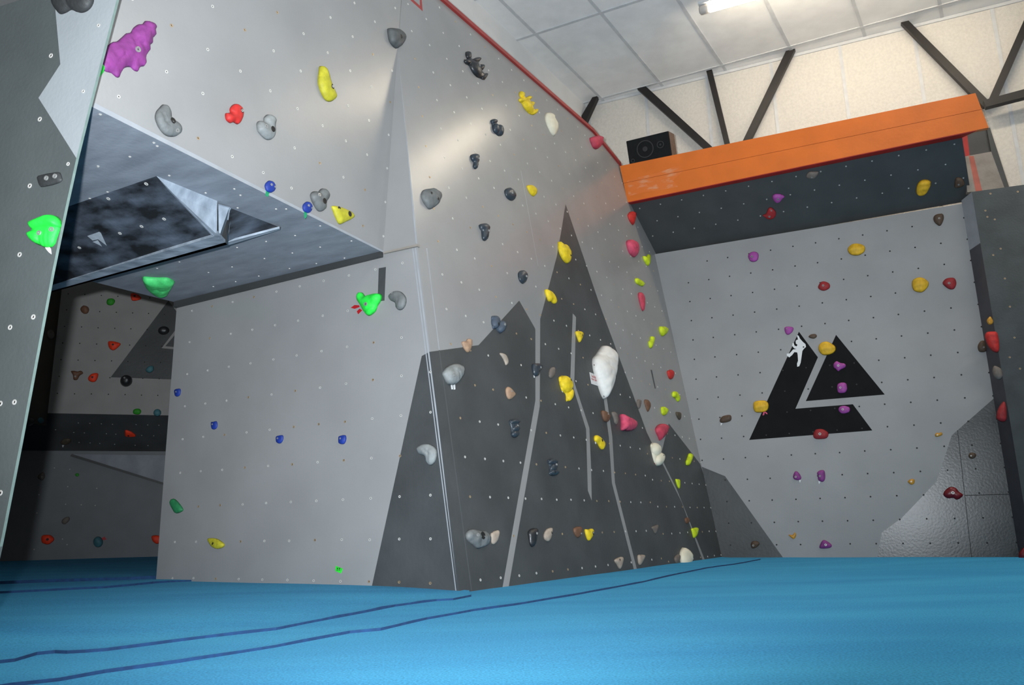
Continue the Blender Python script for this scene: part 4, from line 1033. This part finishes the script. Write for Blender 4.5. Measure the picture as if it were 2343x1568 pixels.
hold(SCW, 'c8', [(830, 315), (850, 306), (888, 345), (870, 370), (848, 378), (832, 355)], 'tan', 'flat tan triangular hold alone on the dark slab left of the light strip', .3, bolts=[(857, 332, 'm', .7)])
hold(SCW, 'c8', [(852, 493), (905, 485), (912, 520), (905, 580), (885, 590), (862, 580), (862, 540)], 'slate', 'dark slate stacked hold, upper of two beside the light strip', .42, lobes=[ell(882, 502, 30, 16, -.12), ell(887, 540, 22, 22), ell(882, 570, 22, 21)], bolts=[(898, 523, 'm', .8)])
hold(SCW, 'c8', [(1067, 715), (1095, 708), (1122, 720), (1125, 760), (1130, 795), (1095, 806), (1073, 795), (1078, 750), (1068, 735)], 'slate', 'dark slate bone-shaped hold between the two inner light strips', .42, lobes=[ell(1094, 727, 28, 19), ell(1098, 758, 20, 26), ell(1102, 786, 28, 19)], bolts=[(1112, 743, 'm', .9), (1102, 785, 's', .9)])
hold(SA, 'c8', [(318, 650), (345, 630), (390, 626), (430, 650), (438, 690), (425, 730), (400, 748), (375, 730), (365, 698), (330, 682)], 'palegrey', 'pale grey bean-shaped hold on the dark paint left of the tower corner', .36, grooves=[[(370, 655), (400, 680), (395, 735)]])
hold(SCW, 'c8', [(607, 1130), (625, 1107), (660, 1103), (690, 1112), (725, 1115), (745, 1150), (742, 1190), (715, 1203), (680, 1213), (650, 1195), (615, 1165)], 'grey', 'large lumpy grey hold low on the dark slab near the corner', .36, bolts=[(660, 1140), (692, 1142, 's', 2.4)], noisy=.25)
hold(SCW, 'c8', [(745, 1130), (790, 1109), (796, 1140), (775, 1185), (750, 1185)], 'sand', 'tan wedge hold touching the lumpy grey hold low on the slab', .35)
hold(SCW, 'c8', [(955, 1120), (980, 1100), (1008, 1100), (1010, 1130), (997, 1190), (980, 1205), (965, 1190), (958, 1150)], 'coal', 'glossy black tongue-shaped hold low on the slab', .42, bolts=[(995, 1130, 'm', .9)])
hold(SCW, 'c8', [(1043, 1135), (1060, 1105), (1090, 1095), (1093, 1120), (1080, 1165), (1065, 1175), (1045, 1160)], 'sand', 'beige pointed hold right beside the glossy black tongue-shaped hold', .4, bolts=[(1083, 1125, 's', .9)])
hold(SCW, 's4', [(630, 865), (665, 846), (710, 846), (715, 880), (705, 930), (680, 953), (650, 930), (632, 890)], 'brown', 'brown triangular hold left of the low yellow tooth hold', .38, bolts=[(702, 912, 'm', .7)])
hold(SCW, 's4', [(738, 875), (775, 872), (810, 862), (828, 880), (820, 935), (783, 982), (755, 950)], 'yellow', 'low yellow tooth-shaped hold right of the brown triangular hold', .38, bolts=[(812, 908, 's', 1.4), (812, 905, 'm', .7)], noisy=.03)
hold(SCW, 's3', [(852, 940), (885, 940), (930, 970), (935, 1010), (910, 1042), (875, 1030), (855, 980)], 'brown', 'brown rounded hold on the light strip below the big white hold', .42, bolts=[(903, 973, 'm', .8)])
hold(SCW, 's3', [(940, 955), (970, 948), (995, 970), (1007, 1020), (990, 1067), (970, 1050), (955, 1000)], 'stone', 'grey-brown curved hold between the brown hold and the pink wedge', .38)
hold(SCW, 's3', [(1030, 970), (1070, 980), (1150, 1010), (1187, 1050), (1170, 1100), (1120, 1120), (1070, 1118), (1035, 1112), (1035, 1040)], 'pink', 'large pink wedge hold lying sideways on the dark slab', .42, grooves=[[(1035, 1045), (1100, 1030)]], bolts=[(1115, 1002, 's', .9)], noisy=.08)
hold(SCW, 's3', [(788, 1170), (810, 1157), (850, 1180), (885, 1220), (892, 1260), (872, 1290), (845, 1275), (820, 1235), (790, 1210)], 'yellow', 'yellow bean hold with white tape between the two right light strips', .38, bolts=[(850, 1208, 's', 1.3)], tapes=[('w', [(788, 1212), (800, 1218), (798, 1242), (790, 1236)])], noisy=.03)
hold(SCW, 's3', [(1337, 1110), (1370, 1065), (1425, 1052), (1460, 1090), (1450, 1140), (1420, 1175), (1380, 1207), (1365, 1170)], 'rose', 'dusty pink knob hold above the cream seed hold in the painted valley', .45, noisy=.2)
hold(SCW, 's3', [(1298, 1245), (1330, 1223), (1370, 1250), (1392, 1310), (1420, 1360), (1400, 1420), (1365, 1437), (1330, 1400), (1305, 1310)], 'cream', 'cream peanut-shaped hold at the foot of the painted valley', .38, lobes=[ell(1340, 1290, 40, 68, -.25), ell(1375, 1372, 43, 64, .1)], bolts=[(1402, 1345, 's', 1)], tapes=[('r', [(1322, 1392), (1335, 1402), (1330, 1422), (1322, 1415)])], noisy=.03)
hold(SCW, 's3', [(1170, 850), (1190, 837), (1210, 850), (1205, 900), (1185, 924), (1168, 890)], 'stone', 'small brown oval hold, left of a pair right of the tall painted peak', .36)
hold(SCW, 's3', [(1235, 850), (1260, 838), (1290, 865), (1293, 910), (1270, 950), (1248, 910)], 'brown', 'brown oval hold, right of a pair right of the tall painted peak', .38, bolts=[(1272, 855, 's', .7)])
hold(SCW, 's3', [(1387, 910), (1420, 903), (1450, 930), (1440, 970), (1410, 983), (1390, 960)], 'lime', 'lime yellow hold directly above the dusty pink knob', .38, grooves=[[(1420, 905), (1418, 980)]])
hold(SCW, 's3', [(1487, 775), (1510, 764), (1540, 785), (1562, 825), (1555, 855), (1535, 855), (1520, 830), (1490, 815)], 'lime', 'lime yellow comma-shaped hold below the red knob near the wall corner', .38)
hold(SCW, 's3', [(1372, 187), (1385, 183), (1430, 183), (1455, 205), (1445, 245), (1400, 272), (1375, 235)], 'lime', 'lime yellow heart-shaped hold near the wall corner above the peanut-shaped one', .4, bolts=[(1413, 214, 'm', .6)])
hold(SCW, 's3', [(1273, 320), (1290, 305), (1295, 275), (1315, 270), (1328, 290), (1322, 330), (1300, 380), (1280, 370)], 'lime', 'lime yellow peanut-shaped hold left of the tiny dark painted bar', .38)
hold(SCW, 's3', [(1442, 585), (1480, 570), (1503, 600), (1495, 650), (1465, 655), (1447, 625)], 'red', 'red knob hold right of the tiny dark painted bar', .42)
hold(SCW, 's3', [(1517, 955), (1545, 950), (1568, 960), (1565, 1010), (1550, 1022), (1525, 990)], 'olive', 'small olive-brown hold by the wall corner right of the lime ones', .4)
hold(SCW, 's4', [(1692, 235), (1712, 190), (1725, 158), (1745, 153), (1760, 180), (1752, 220), (1725, 270), (1695, 262)], 'lime', 'lime yellow curved hold where the dark paint meets the wall corner', .38)
hold(SCW, 's4', [(1593, 402), (1605, 397), (1630, 397), (1638, 405), (1638, 460), (1632, 490), (1610, 460)], 'lime', 'small narrow lime yellow wedge hold on the rightmost light strip', .38)
hold(SCW, 's4', [(1680, 775), (1705, 758), (1727, 780), (1720, 812), (1695, 818)], 'brown', 'tiny brown pebble hold above the lowest lime yellow hold', .4)
hold(SCW, 's4', [(1743, 868), (1760, 860), (1800, 852), (1811, 860), (1811, 890), (1795, 940), (1768, 955), (1755, 920)], 'lime', 'lowest lime yellow hold, low on the slab near the corner', .35, bolts=[(1795, 893, 'm', .5)])
hold(SCW, 's4', [(1640, 1110), (1665, 1050), (1690, 1040), (1735, 1070), (1760, 1120), (1755, 1190), (1720, 1235), (1690, 1242), (1655, 1200)], 'cream', 'cream shell-shaped hold lowest on the slab touching the mat', .42, grooves=[[(1648, 1100), (1700, 1110), (1730, 1160), (1725, 1225)]], bolts=[(1738, 1142, 's', 1)], noisy=.03)
hold(SCW, 's4', [(1582, 1140), (1615, 1108), (1638, 1112), (1640, 1160), (1610, 1198), (1590, 1180)], 'stone', 'grey-brown hold partly behind the cream shell-shaped hold', .36)
hold(SCW, 's4', [(1017, 1165), (1060, 1135), (1100, 1132), (1103, 1180), (1085, 1240), (1070, 1247), (1045, 1210)], 'sand', 'low beige tooth-shaped hold left of the bottom of the long light strip', .38, bolts=[(1060, 1163, 's', 1)])
hold(SCW, 's4', [(1238, 1120), (1275, 1110), (1307, 1115), (1305, 1150), (1270, 1210), (1245, 1195)], 'sand', 'low beige triangular hold right of the bottom of the long light strip', .38, bolts=[(1265, 1120, 's', .6)])
hold(SCW, 's4', [(1367, 855), (1395, 838), (1430, 828), (1430, 860), (1410, 917), (1385, 885)], 'stone', 'grey stone wedge hold between the two rightmost light strips', .38)
hold(SCW, 's5', [(188, 1020), (210, 992), (240, 990), (249, 1020), (240, 1075), (228, 1092), (200, 1060)], 'red', 'red wedge hold at the slab edge under the left end of the orange beam', .42)
hold(SCW, 's5', [(182, 1215), (215, 1197), (255, 1210), (275, 1260), (272, 1310), (240, 1332), (200, 1300), (185, 1255)], 'pink', 'large pink domed hold high on the slab near the headboard', .42, bolts=[(248, 1262, 's', .9)])
hold(SCW, 's5', [(302, 1325), (325, 1330), (350, 1308), (360, 1345), (352, 1385), (338, 1398), (310, 1360)], 'lime', 'lime yellow heart-shaped hold just right of the large pink domed hold', .38)
hold(SCW, 's5', [(240, 1500), (260, 1490), (305, 1520), (312, 1545), (295, 1550), (250, 1530)], 'lime', 'small flat lime yellow hold above the narrow crimson one', .36)
hold(SCW, 'full', [(1462, 672), (1470, 668), (1476, 680), (1477, 700), (1472, 712), (1465, 695)], 'rose', 'narrow crimson hold below the small flat lime yellow hold', .38)
# headboard
hold(SD, 's5', [(1265, 880), (1285, 863), (1330, 865), (1358, 885), (1340, 905), (1320, 930), (1295, 935), (1270, 910)], 'mauve', 'purple hold on the dark headboard above the red one', .3, bolts=[(1308, 900, 'm', 1.1)])
hold(SD, 's5', [(1190, 1025), (1215, 1015), (1235, 970), (1260, 965), (1292, 1000), (1285, 1040), (1260, 1058), (1225, 1055)], 'brick', 'red hold on the dark headboard', .3, bolts=[(1243, 1030, 'm', 1.1), (1258, 984, 'm', .8)])
hold(SD, 's5', [(1517, 730), (1540, 697), (1580, 693), (1612, 697), (1600, 730), (1575, 753), (1530, 750)], 'stone', 'grey-brown hold just below the orange beam on the headboard', .3, bolts=[(1560, 738, 'm', .9)])
hold(SD, 's8', [(305, 985), (315, 940), (345, 922), (380, 932), (375, 970), (350, 1005), (318, 1008)], 'gold', 'ribbed yellow oval hold at the right of the dark headboard', .35, ridges=2)
hold(SD, 's8', [(502, 945), (510, 912), (540, 915), (555, 945), (535, 963), (505, 965)], 'umber', 'dark brown hold at the far right end of the headboard', .3, bolts=[(523, 946, 'm', .8)])
# back wall
hold(SB, 's5', [(1605, 1550), (1625, 1518), (1655, 1513), (1690, 1530), (1695, 1560), (1670, 1580), (1640, 1585), (1610, 1570)], 'brick', 'red hold in the upper middle of the back wall', .34, bolts=[(1645, 1548, 'm', 1.1)])
hold(SB, 's5', [(1080, 1320), (1100, 1295), (1135, 1290), (1160, 1310), (1155, 1355), (1125, 1370), (1095, 1360)], 'mauve', 'purple hold at the upper left of the back wall below the headboard', .34, bolts=[(1113, 1332, 'm', 1.2)])
hold(SB, 's8', [(393, 1115), (405, 1098), (440, 1093), (448, 1115), (438, 1145), (425, 1158), (400, 1140)], 'umber', 'dark brown hold at the top right of the grey back wall', .34, bolts=[(423, 1121, 'm', .9)])
hold(SB, 'full', [(1940, 565), (1950, 557), (1965, 556), (1978, 562), (1978, 575), (1965, 584), (1948, 583), (1940, 575)], 'gold', 'ribbed yellow oval hold nearest the headboard on the back wall', .36, ridges=2)
hold(SB, 's8', [(283, 1460), (290, 1430), (330, 1418), (367, 1440), (365, 1470), (335, 1498), (295, 1490)], 'gold', 'ribbed yellow oval hold beside the red hold at the right of the back wall', .36, ridges=2)
hold(SB, 's8', [(440, 1448), (460, 1425), (500, 1422), (512, 1450), (500, 1480), (475, 1482), (450, 1465)], 'brick', 'red hold right of the ribbed yellow one on the back wall', .34, bolts=[(474, 1453, 'm', 1.1)])
hold(SB, 's6', [(593, 125), (615, 118), (645, 125), (640, 150), (615, 168), (598, 155)], 'mauve', 'purple hold above the white climber figure', .34, bolts=[(608, 133, 'm', .7)])
hold(SB, 's6', [(733, 175), (750, 163), (775, 163), (782, 178), (765, 190), (740, 185)], 'umber', 'small brown oval hold between the two black painted peaks', .34)
hold(SB, 's6', [(790, 230), (810, 208), (845, 205), (885, 230), (890, 258), (865, 280), (820, 285), (793, 262)], 'gold', 'ribbed yellow oval hold overlapping the right black painted triangle', .36, ridges=2)
hold(SB, 's6', [(877, 335), (895, 318), (915, 328), (945, 335), (948, 355), (920, 370), (905, 380), (890, 365), (878, 355)], 'mauve', 'upper purple flower-shaped hold on the black painted triangle', .32, bolts=[(906, 347, 'm', 1.1)])
hold(SB, 's6', [(900, 455), (920, 443), (950, 447), (958, 480), (945, 503), (910, 505), (898, 485)], 'mauve', 'lower purple hold on the black painted triangle', .32, bolts=[(918, 474, 'm', 1)])
hold(SB, 's6', [(905, 600), (915, 582), (945, 578), (972, 590), (970, 615), (935, 625), (915, 618)], 'mauve', 'purple hold on the black horizontal bar of the painted logo', .32, bolts=[(932, 600, 'm', 1.1)])
hold(SB, 's6', [(410, 570), (425, 550), (480, 547), (502, 570), (495, 605), (460, 618), (420, 612)], 'gold', 'ribbed yellow oval hold with pink tape left of the painted logo', .36, ridges=2, tapes=[('p', [(474, 610), (482, 612), (477, 632), (468, 635)]), ('p', [(480, 610), (495, 622), (495, 629), (485, 622)])])
hold(SB, 's6', [(758, 745), (775, 715), (815, 713), (848, 735), (840, 765), (800, 772), (768, 768)], 'brick', 'dark red hold on the bottom edge of the painted logo', .34, bolts=[(800, 742, 'm', 1.3)])
hold(SB, 's6', [(217, 660), (235, 638), (280, 632), (286, 660), (265, 673), (225, 677)], 'umber', 'brown oblong hold with white tape at the left of the back wall', .34, tapes=[('w', [(225, 678), (236, 680), (226, 695)])])
hold(SB, 's6', [(643, 985), (655, 958), (675, 965), (692, 995), (680, 1010), (650, 1005)], 'purple', 'purple hold with white tape, left of the pair below the logo', .34, bolts=[(660, 991, 'm', 1)], tapes=[('w', [(678, 1008), (690, 1008), (684, 1025)])])
hold(SB, 's6', [(782, 965), (800, 952), (825, 955), (830, 1000), (815, 1020), (790, 1010), (785, 985)], 'purple', 'purple hold with white tape, right of the pair below the logo', .34, bolts=[(800, 986, 'm', 1)], tapes=[('w', [(790, 1015), (802, 1018), (795, 1033)])])
hold(SB, 's6', [(617, 1325), (640, 1327), (655, 1312), (662, 1330), (650, 1350), (635, 1345)], 'amber', 'small amber heart-shaped foothold low on the back wall', .34)
hold(SB, 's6', [(798, 1385), (815, 1358), (835, 1360), (868, 1385), (855, 1403), (800, 1405)], 'purple', 'lowest purple hold, just above the mat on the back wall', .36, bolts=[(833, 1384, 'm', 1.1)])
hold(SB, 's6', [(398, 1380), (410, 1363), (440, 1365), (450, 1380), (430, 1400), (405, 1405)], 'umber', 'dark brown oval hold low on the left dark painted corner of the back wall', .34, bolts=[(414, 1388, 'm', 1)])
hold(SB, 's7', [(403, 745), (415, 733), (425, 737), (440, 731), (447, 745), (430, 755), (408, 758)], 'amber', 'tiny amber foothold by the tip of the right dark painted peak', .34, bolts=[(417, 748, 'm', .6)])
hold(SB, 's7', [(597, 865), (610, 850), (635, 853), (642, 870), (625, 885), (603, 882)], 'umber', 'small dark brown foothold in the upper part of the glossy dark corner', .34, bolts=[(612, 869, 'm', .6)])
hold(SB, 's7', [(245, 1018), (265, 1002), (285, 1007), (283, 1028), (265, 1036)], 'amber', 'tiny amber foothold left of the glossy dark corner', .34, bolts=[(266, 1018, 'm', .6)])
hold(SB, 's7', [(450, 1093), (465, 1065), (495, 1047), (525, 1055), (540, 1073), (567, 1095), (545, 1118), (525, 1123), (510, 1113), (475, 1115)], 'maroon', 'glossy dark red drop-shaped hold on the glossy dark corner', .3, bolts=[(507, 1083, 'm', 1.3)], noisy=.04)
hold(SB, 's7', [(650, 235), (665, 205), (690, 200), (705, 235), (695, 265), (660, 265)], 'umber', 'dark brown hold on the back wall beside the red hold of the pillar', .4, bolts=[(685, 241, 'm', .8)])
# pillar
SRe = SR.shift(.03)
hold(SR, 's7', [(703, 85), (722, 60), (735, 72), (742, 90), (735, 105), (715, 108)], 'amber', 'small amber hold topmost on the pillar edge', .4)
hold(SR, 's7', [(693, 175), (705, 150), (730, 145), (765, 150), (778, 200), (775, 262), (745, 265), (712, 232)], 'red', 'large bright red hold on the pillar edge', .38)
hold(SR, 's7', [(737, 370), (750, 345), (790, 365), (797, 410), (770, 428), (742, 405)], 'stone', 'brown hold on the pillar edge between the two red ones', .38)
hold(SR, 's7', [(760, 630), (775, 585), (805, 552), (820, 590), (818, 660), (790, 672), (762, 655)], 'brick', 'red pointed hold lower on the pillar edge', .36)
hold(SR, 's7', [(888, 1440), (905, 1410), (925, 1400), (960, 1430), (955, 1480), (900, 1475)], 'maroon', 'dark red hold lowest on the pillar at the right picture edge', .36)
# recess
hold(SF, 'c3', [(1232, 215), (1265, 208), (1305, 225), (1332, 255), (1310, 275), (1245, 278)], 'orange', 'orange-red hold topmost on the shaded far wall under the green jug', .34, bolts=[(1272, 238, 's', 1.6)])
hold(SF, 'c3', [(1002, 290), (1015, 262), (1060, 257), (1085, 280), (1070, 315), (1040, 325), (1010, 315)], 'leaf', 'round green hold at the top of the shaded far wall', .4)
hold(SF, 'c3', [(755, 350), (785, 323), (825, 335), (840, 365), (825, 400), (790, 403), (762, 380)], 'brown', 'brown round hold left of the round green one on the far wall', .4)
hold(SF, 'c3', [(1018, 665), (1060, 660), (1137, 685), (1110, 725), (1070, 750), (1035, 735), (1018, 700)], 'orange', 'orange-red triangular hold left of the painted triangle on the far wall', .34, bolts=[(1067, 697, 's', 1.5)])
hold(SF, 'c3', [(828, 1005), (860, 970), (915, 963), (927, 985), (905, 1040), (870, 1050), (835, 1035)], 'orange', 'orange-red hold beside the brown three-lobed hold on the far wall', .34, bolts=[(872, 1005, 's', 1.5)])
hold(SF, 'c3', [(665, 945), (700, 940), (730, 948), (760, 940), (784, 965), (750, 990), (725, 1030), (690, 1025), (685, 985)], 'brown', 'brown three-lobed hold at the left of the far wall', .4, bolts=[(712, 998, 'm', 1)])
hold(SF, 'c3', ell(1187, 1035, 60, 57), 'coal', 'black ball-shaped hold at the foot of the painted triangle', .6, bolts=[(1177, 1012, 'm', 1.1)], noisy=.03)
hold(SF, 'c3', ell(1543, 560, 55, 42), 'coal', 'black dome hold inside the dark painted triangle of the far wall', .45, bolts=[(1540, 565, 'm', 1)], noisy=.05)
hold(SF, 'c3', [(1372, 930), (1400, 900), (1445, 898), (1448, 940), (1410, 963), (1380, 950)], 'teal', 'teal hold low inside the dark painted triangle of the far wall', .4)
hold(SF, 'c3', [(1252, 1330), (1265, 1305), (1310, 1300), (1333, 1325), (1315, 1355), (1265, 1352)], 'leaf', 'green oval hold at the bottom edge of the shaded upper far panel', .38)
hold(SF, 'c3', ell(1483, 1338, 38, 36), 'teal', 'teal round hold at the bottom edge of the upper far panel beside the tower', .45)
hold(SK, 'c4', [(1042, 130), (1055, 127), (1100, 145), (1132, 175), (1115, 188), (1045, 182)], 'orange', 'orange-red pointed hold on the dark sloping band of the recess', .3, bolts=[(1072, 172, 's', 1.4)])
hold(SK, 'c4', [(502, 235), (530, 205), (580, 200), (592, 225), (560, 250), (515, 250)], 'olive', 'brown hold with white tape on the dark sloping band of the recess', .3, tapes=[('w', [(518, 252), (535, 252), (525, 272)])])
hold(SF2, 'c4', [(1257, 447), (1290, 428), (1340, 430), (1353, 455), (1330, 470), (1285, 468)], 'orange', 'flat orange-red hold below the dark band next to the tower edge', .36)
hold(SF2, 'c4', [(310, 515), (335, 485), (365, 480), (373, 520), (350, 545), (318, 530)], 'stone', 'grey-brown hold at the upper left of the low far panel', .38, bolts=[(350, 518, 'm', .9)])
hold(SF2, 'c4', [(628, 490), (655, 487), (658, 508), (640, 514), (628, 505)], 'leaf', 'tiny green foothold on the low far panel', .3)
hold(SF2, 'c4', [(510, 885), (535, 858), (575, 850), (578, 880), (540, 912), (515, 905)], 'stone', 'grey-brown oval hold in the middle of the low far panel', .38)
hold(SF2, 'c4', [(340, 1015), (355, 1002), (420, 1003), (452, 1037), (430, 1065), (395, 1082), (345, 1065)], 'orange', 'orange-red hold low at the left above the far mat', .34, bolts=[(398, 1038, 's', 1.8)])
hold(SF2, 'c4', ell(815, 1060, 43, 46), 'teal', 'teal round hold with dark red tape low on the far wall', .5, tapes=[('r', [(845, 1030), (875, 1015), (878, 1028), (893, 1035), (865, 1047)])])
hold(SF2, 'c4', [(1265, 1010), (1322, 1005), (1350, 1035), (1330, 1070), (1300, 1075), (1270, 1050)], 'orange', 'orange-red hold low on the far wall cut off by the tower edge', .34)
hold(SI, 'c3', ell(484, 600, 36, 48), 'stone', 'grey round hold upper on the dark side wall of the recess', .45)
hold(SI, 'c3', ell(385, 655, 18, 22), 'blue', 'tiny dark blue hold on the side wall of the recess by the near panel', .4)
hold(SI, 'c3', ell(285, 1420, 46, 46), 'coal', 'black round hold low on the dark side wall of the recess', .4)
hold(SI, 'c3', ell(390, 1412, 29, 29), 'teal', 'small teal round hold beside the black one on the side wall', .4)
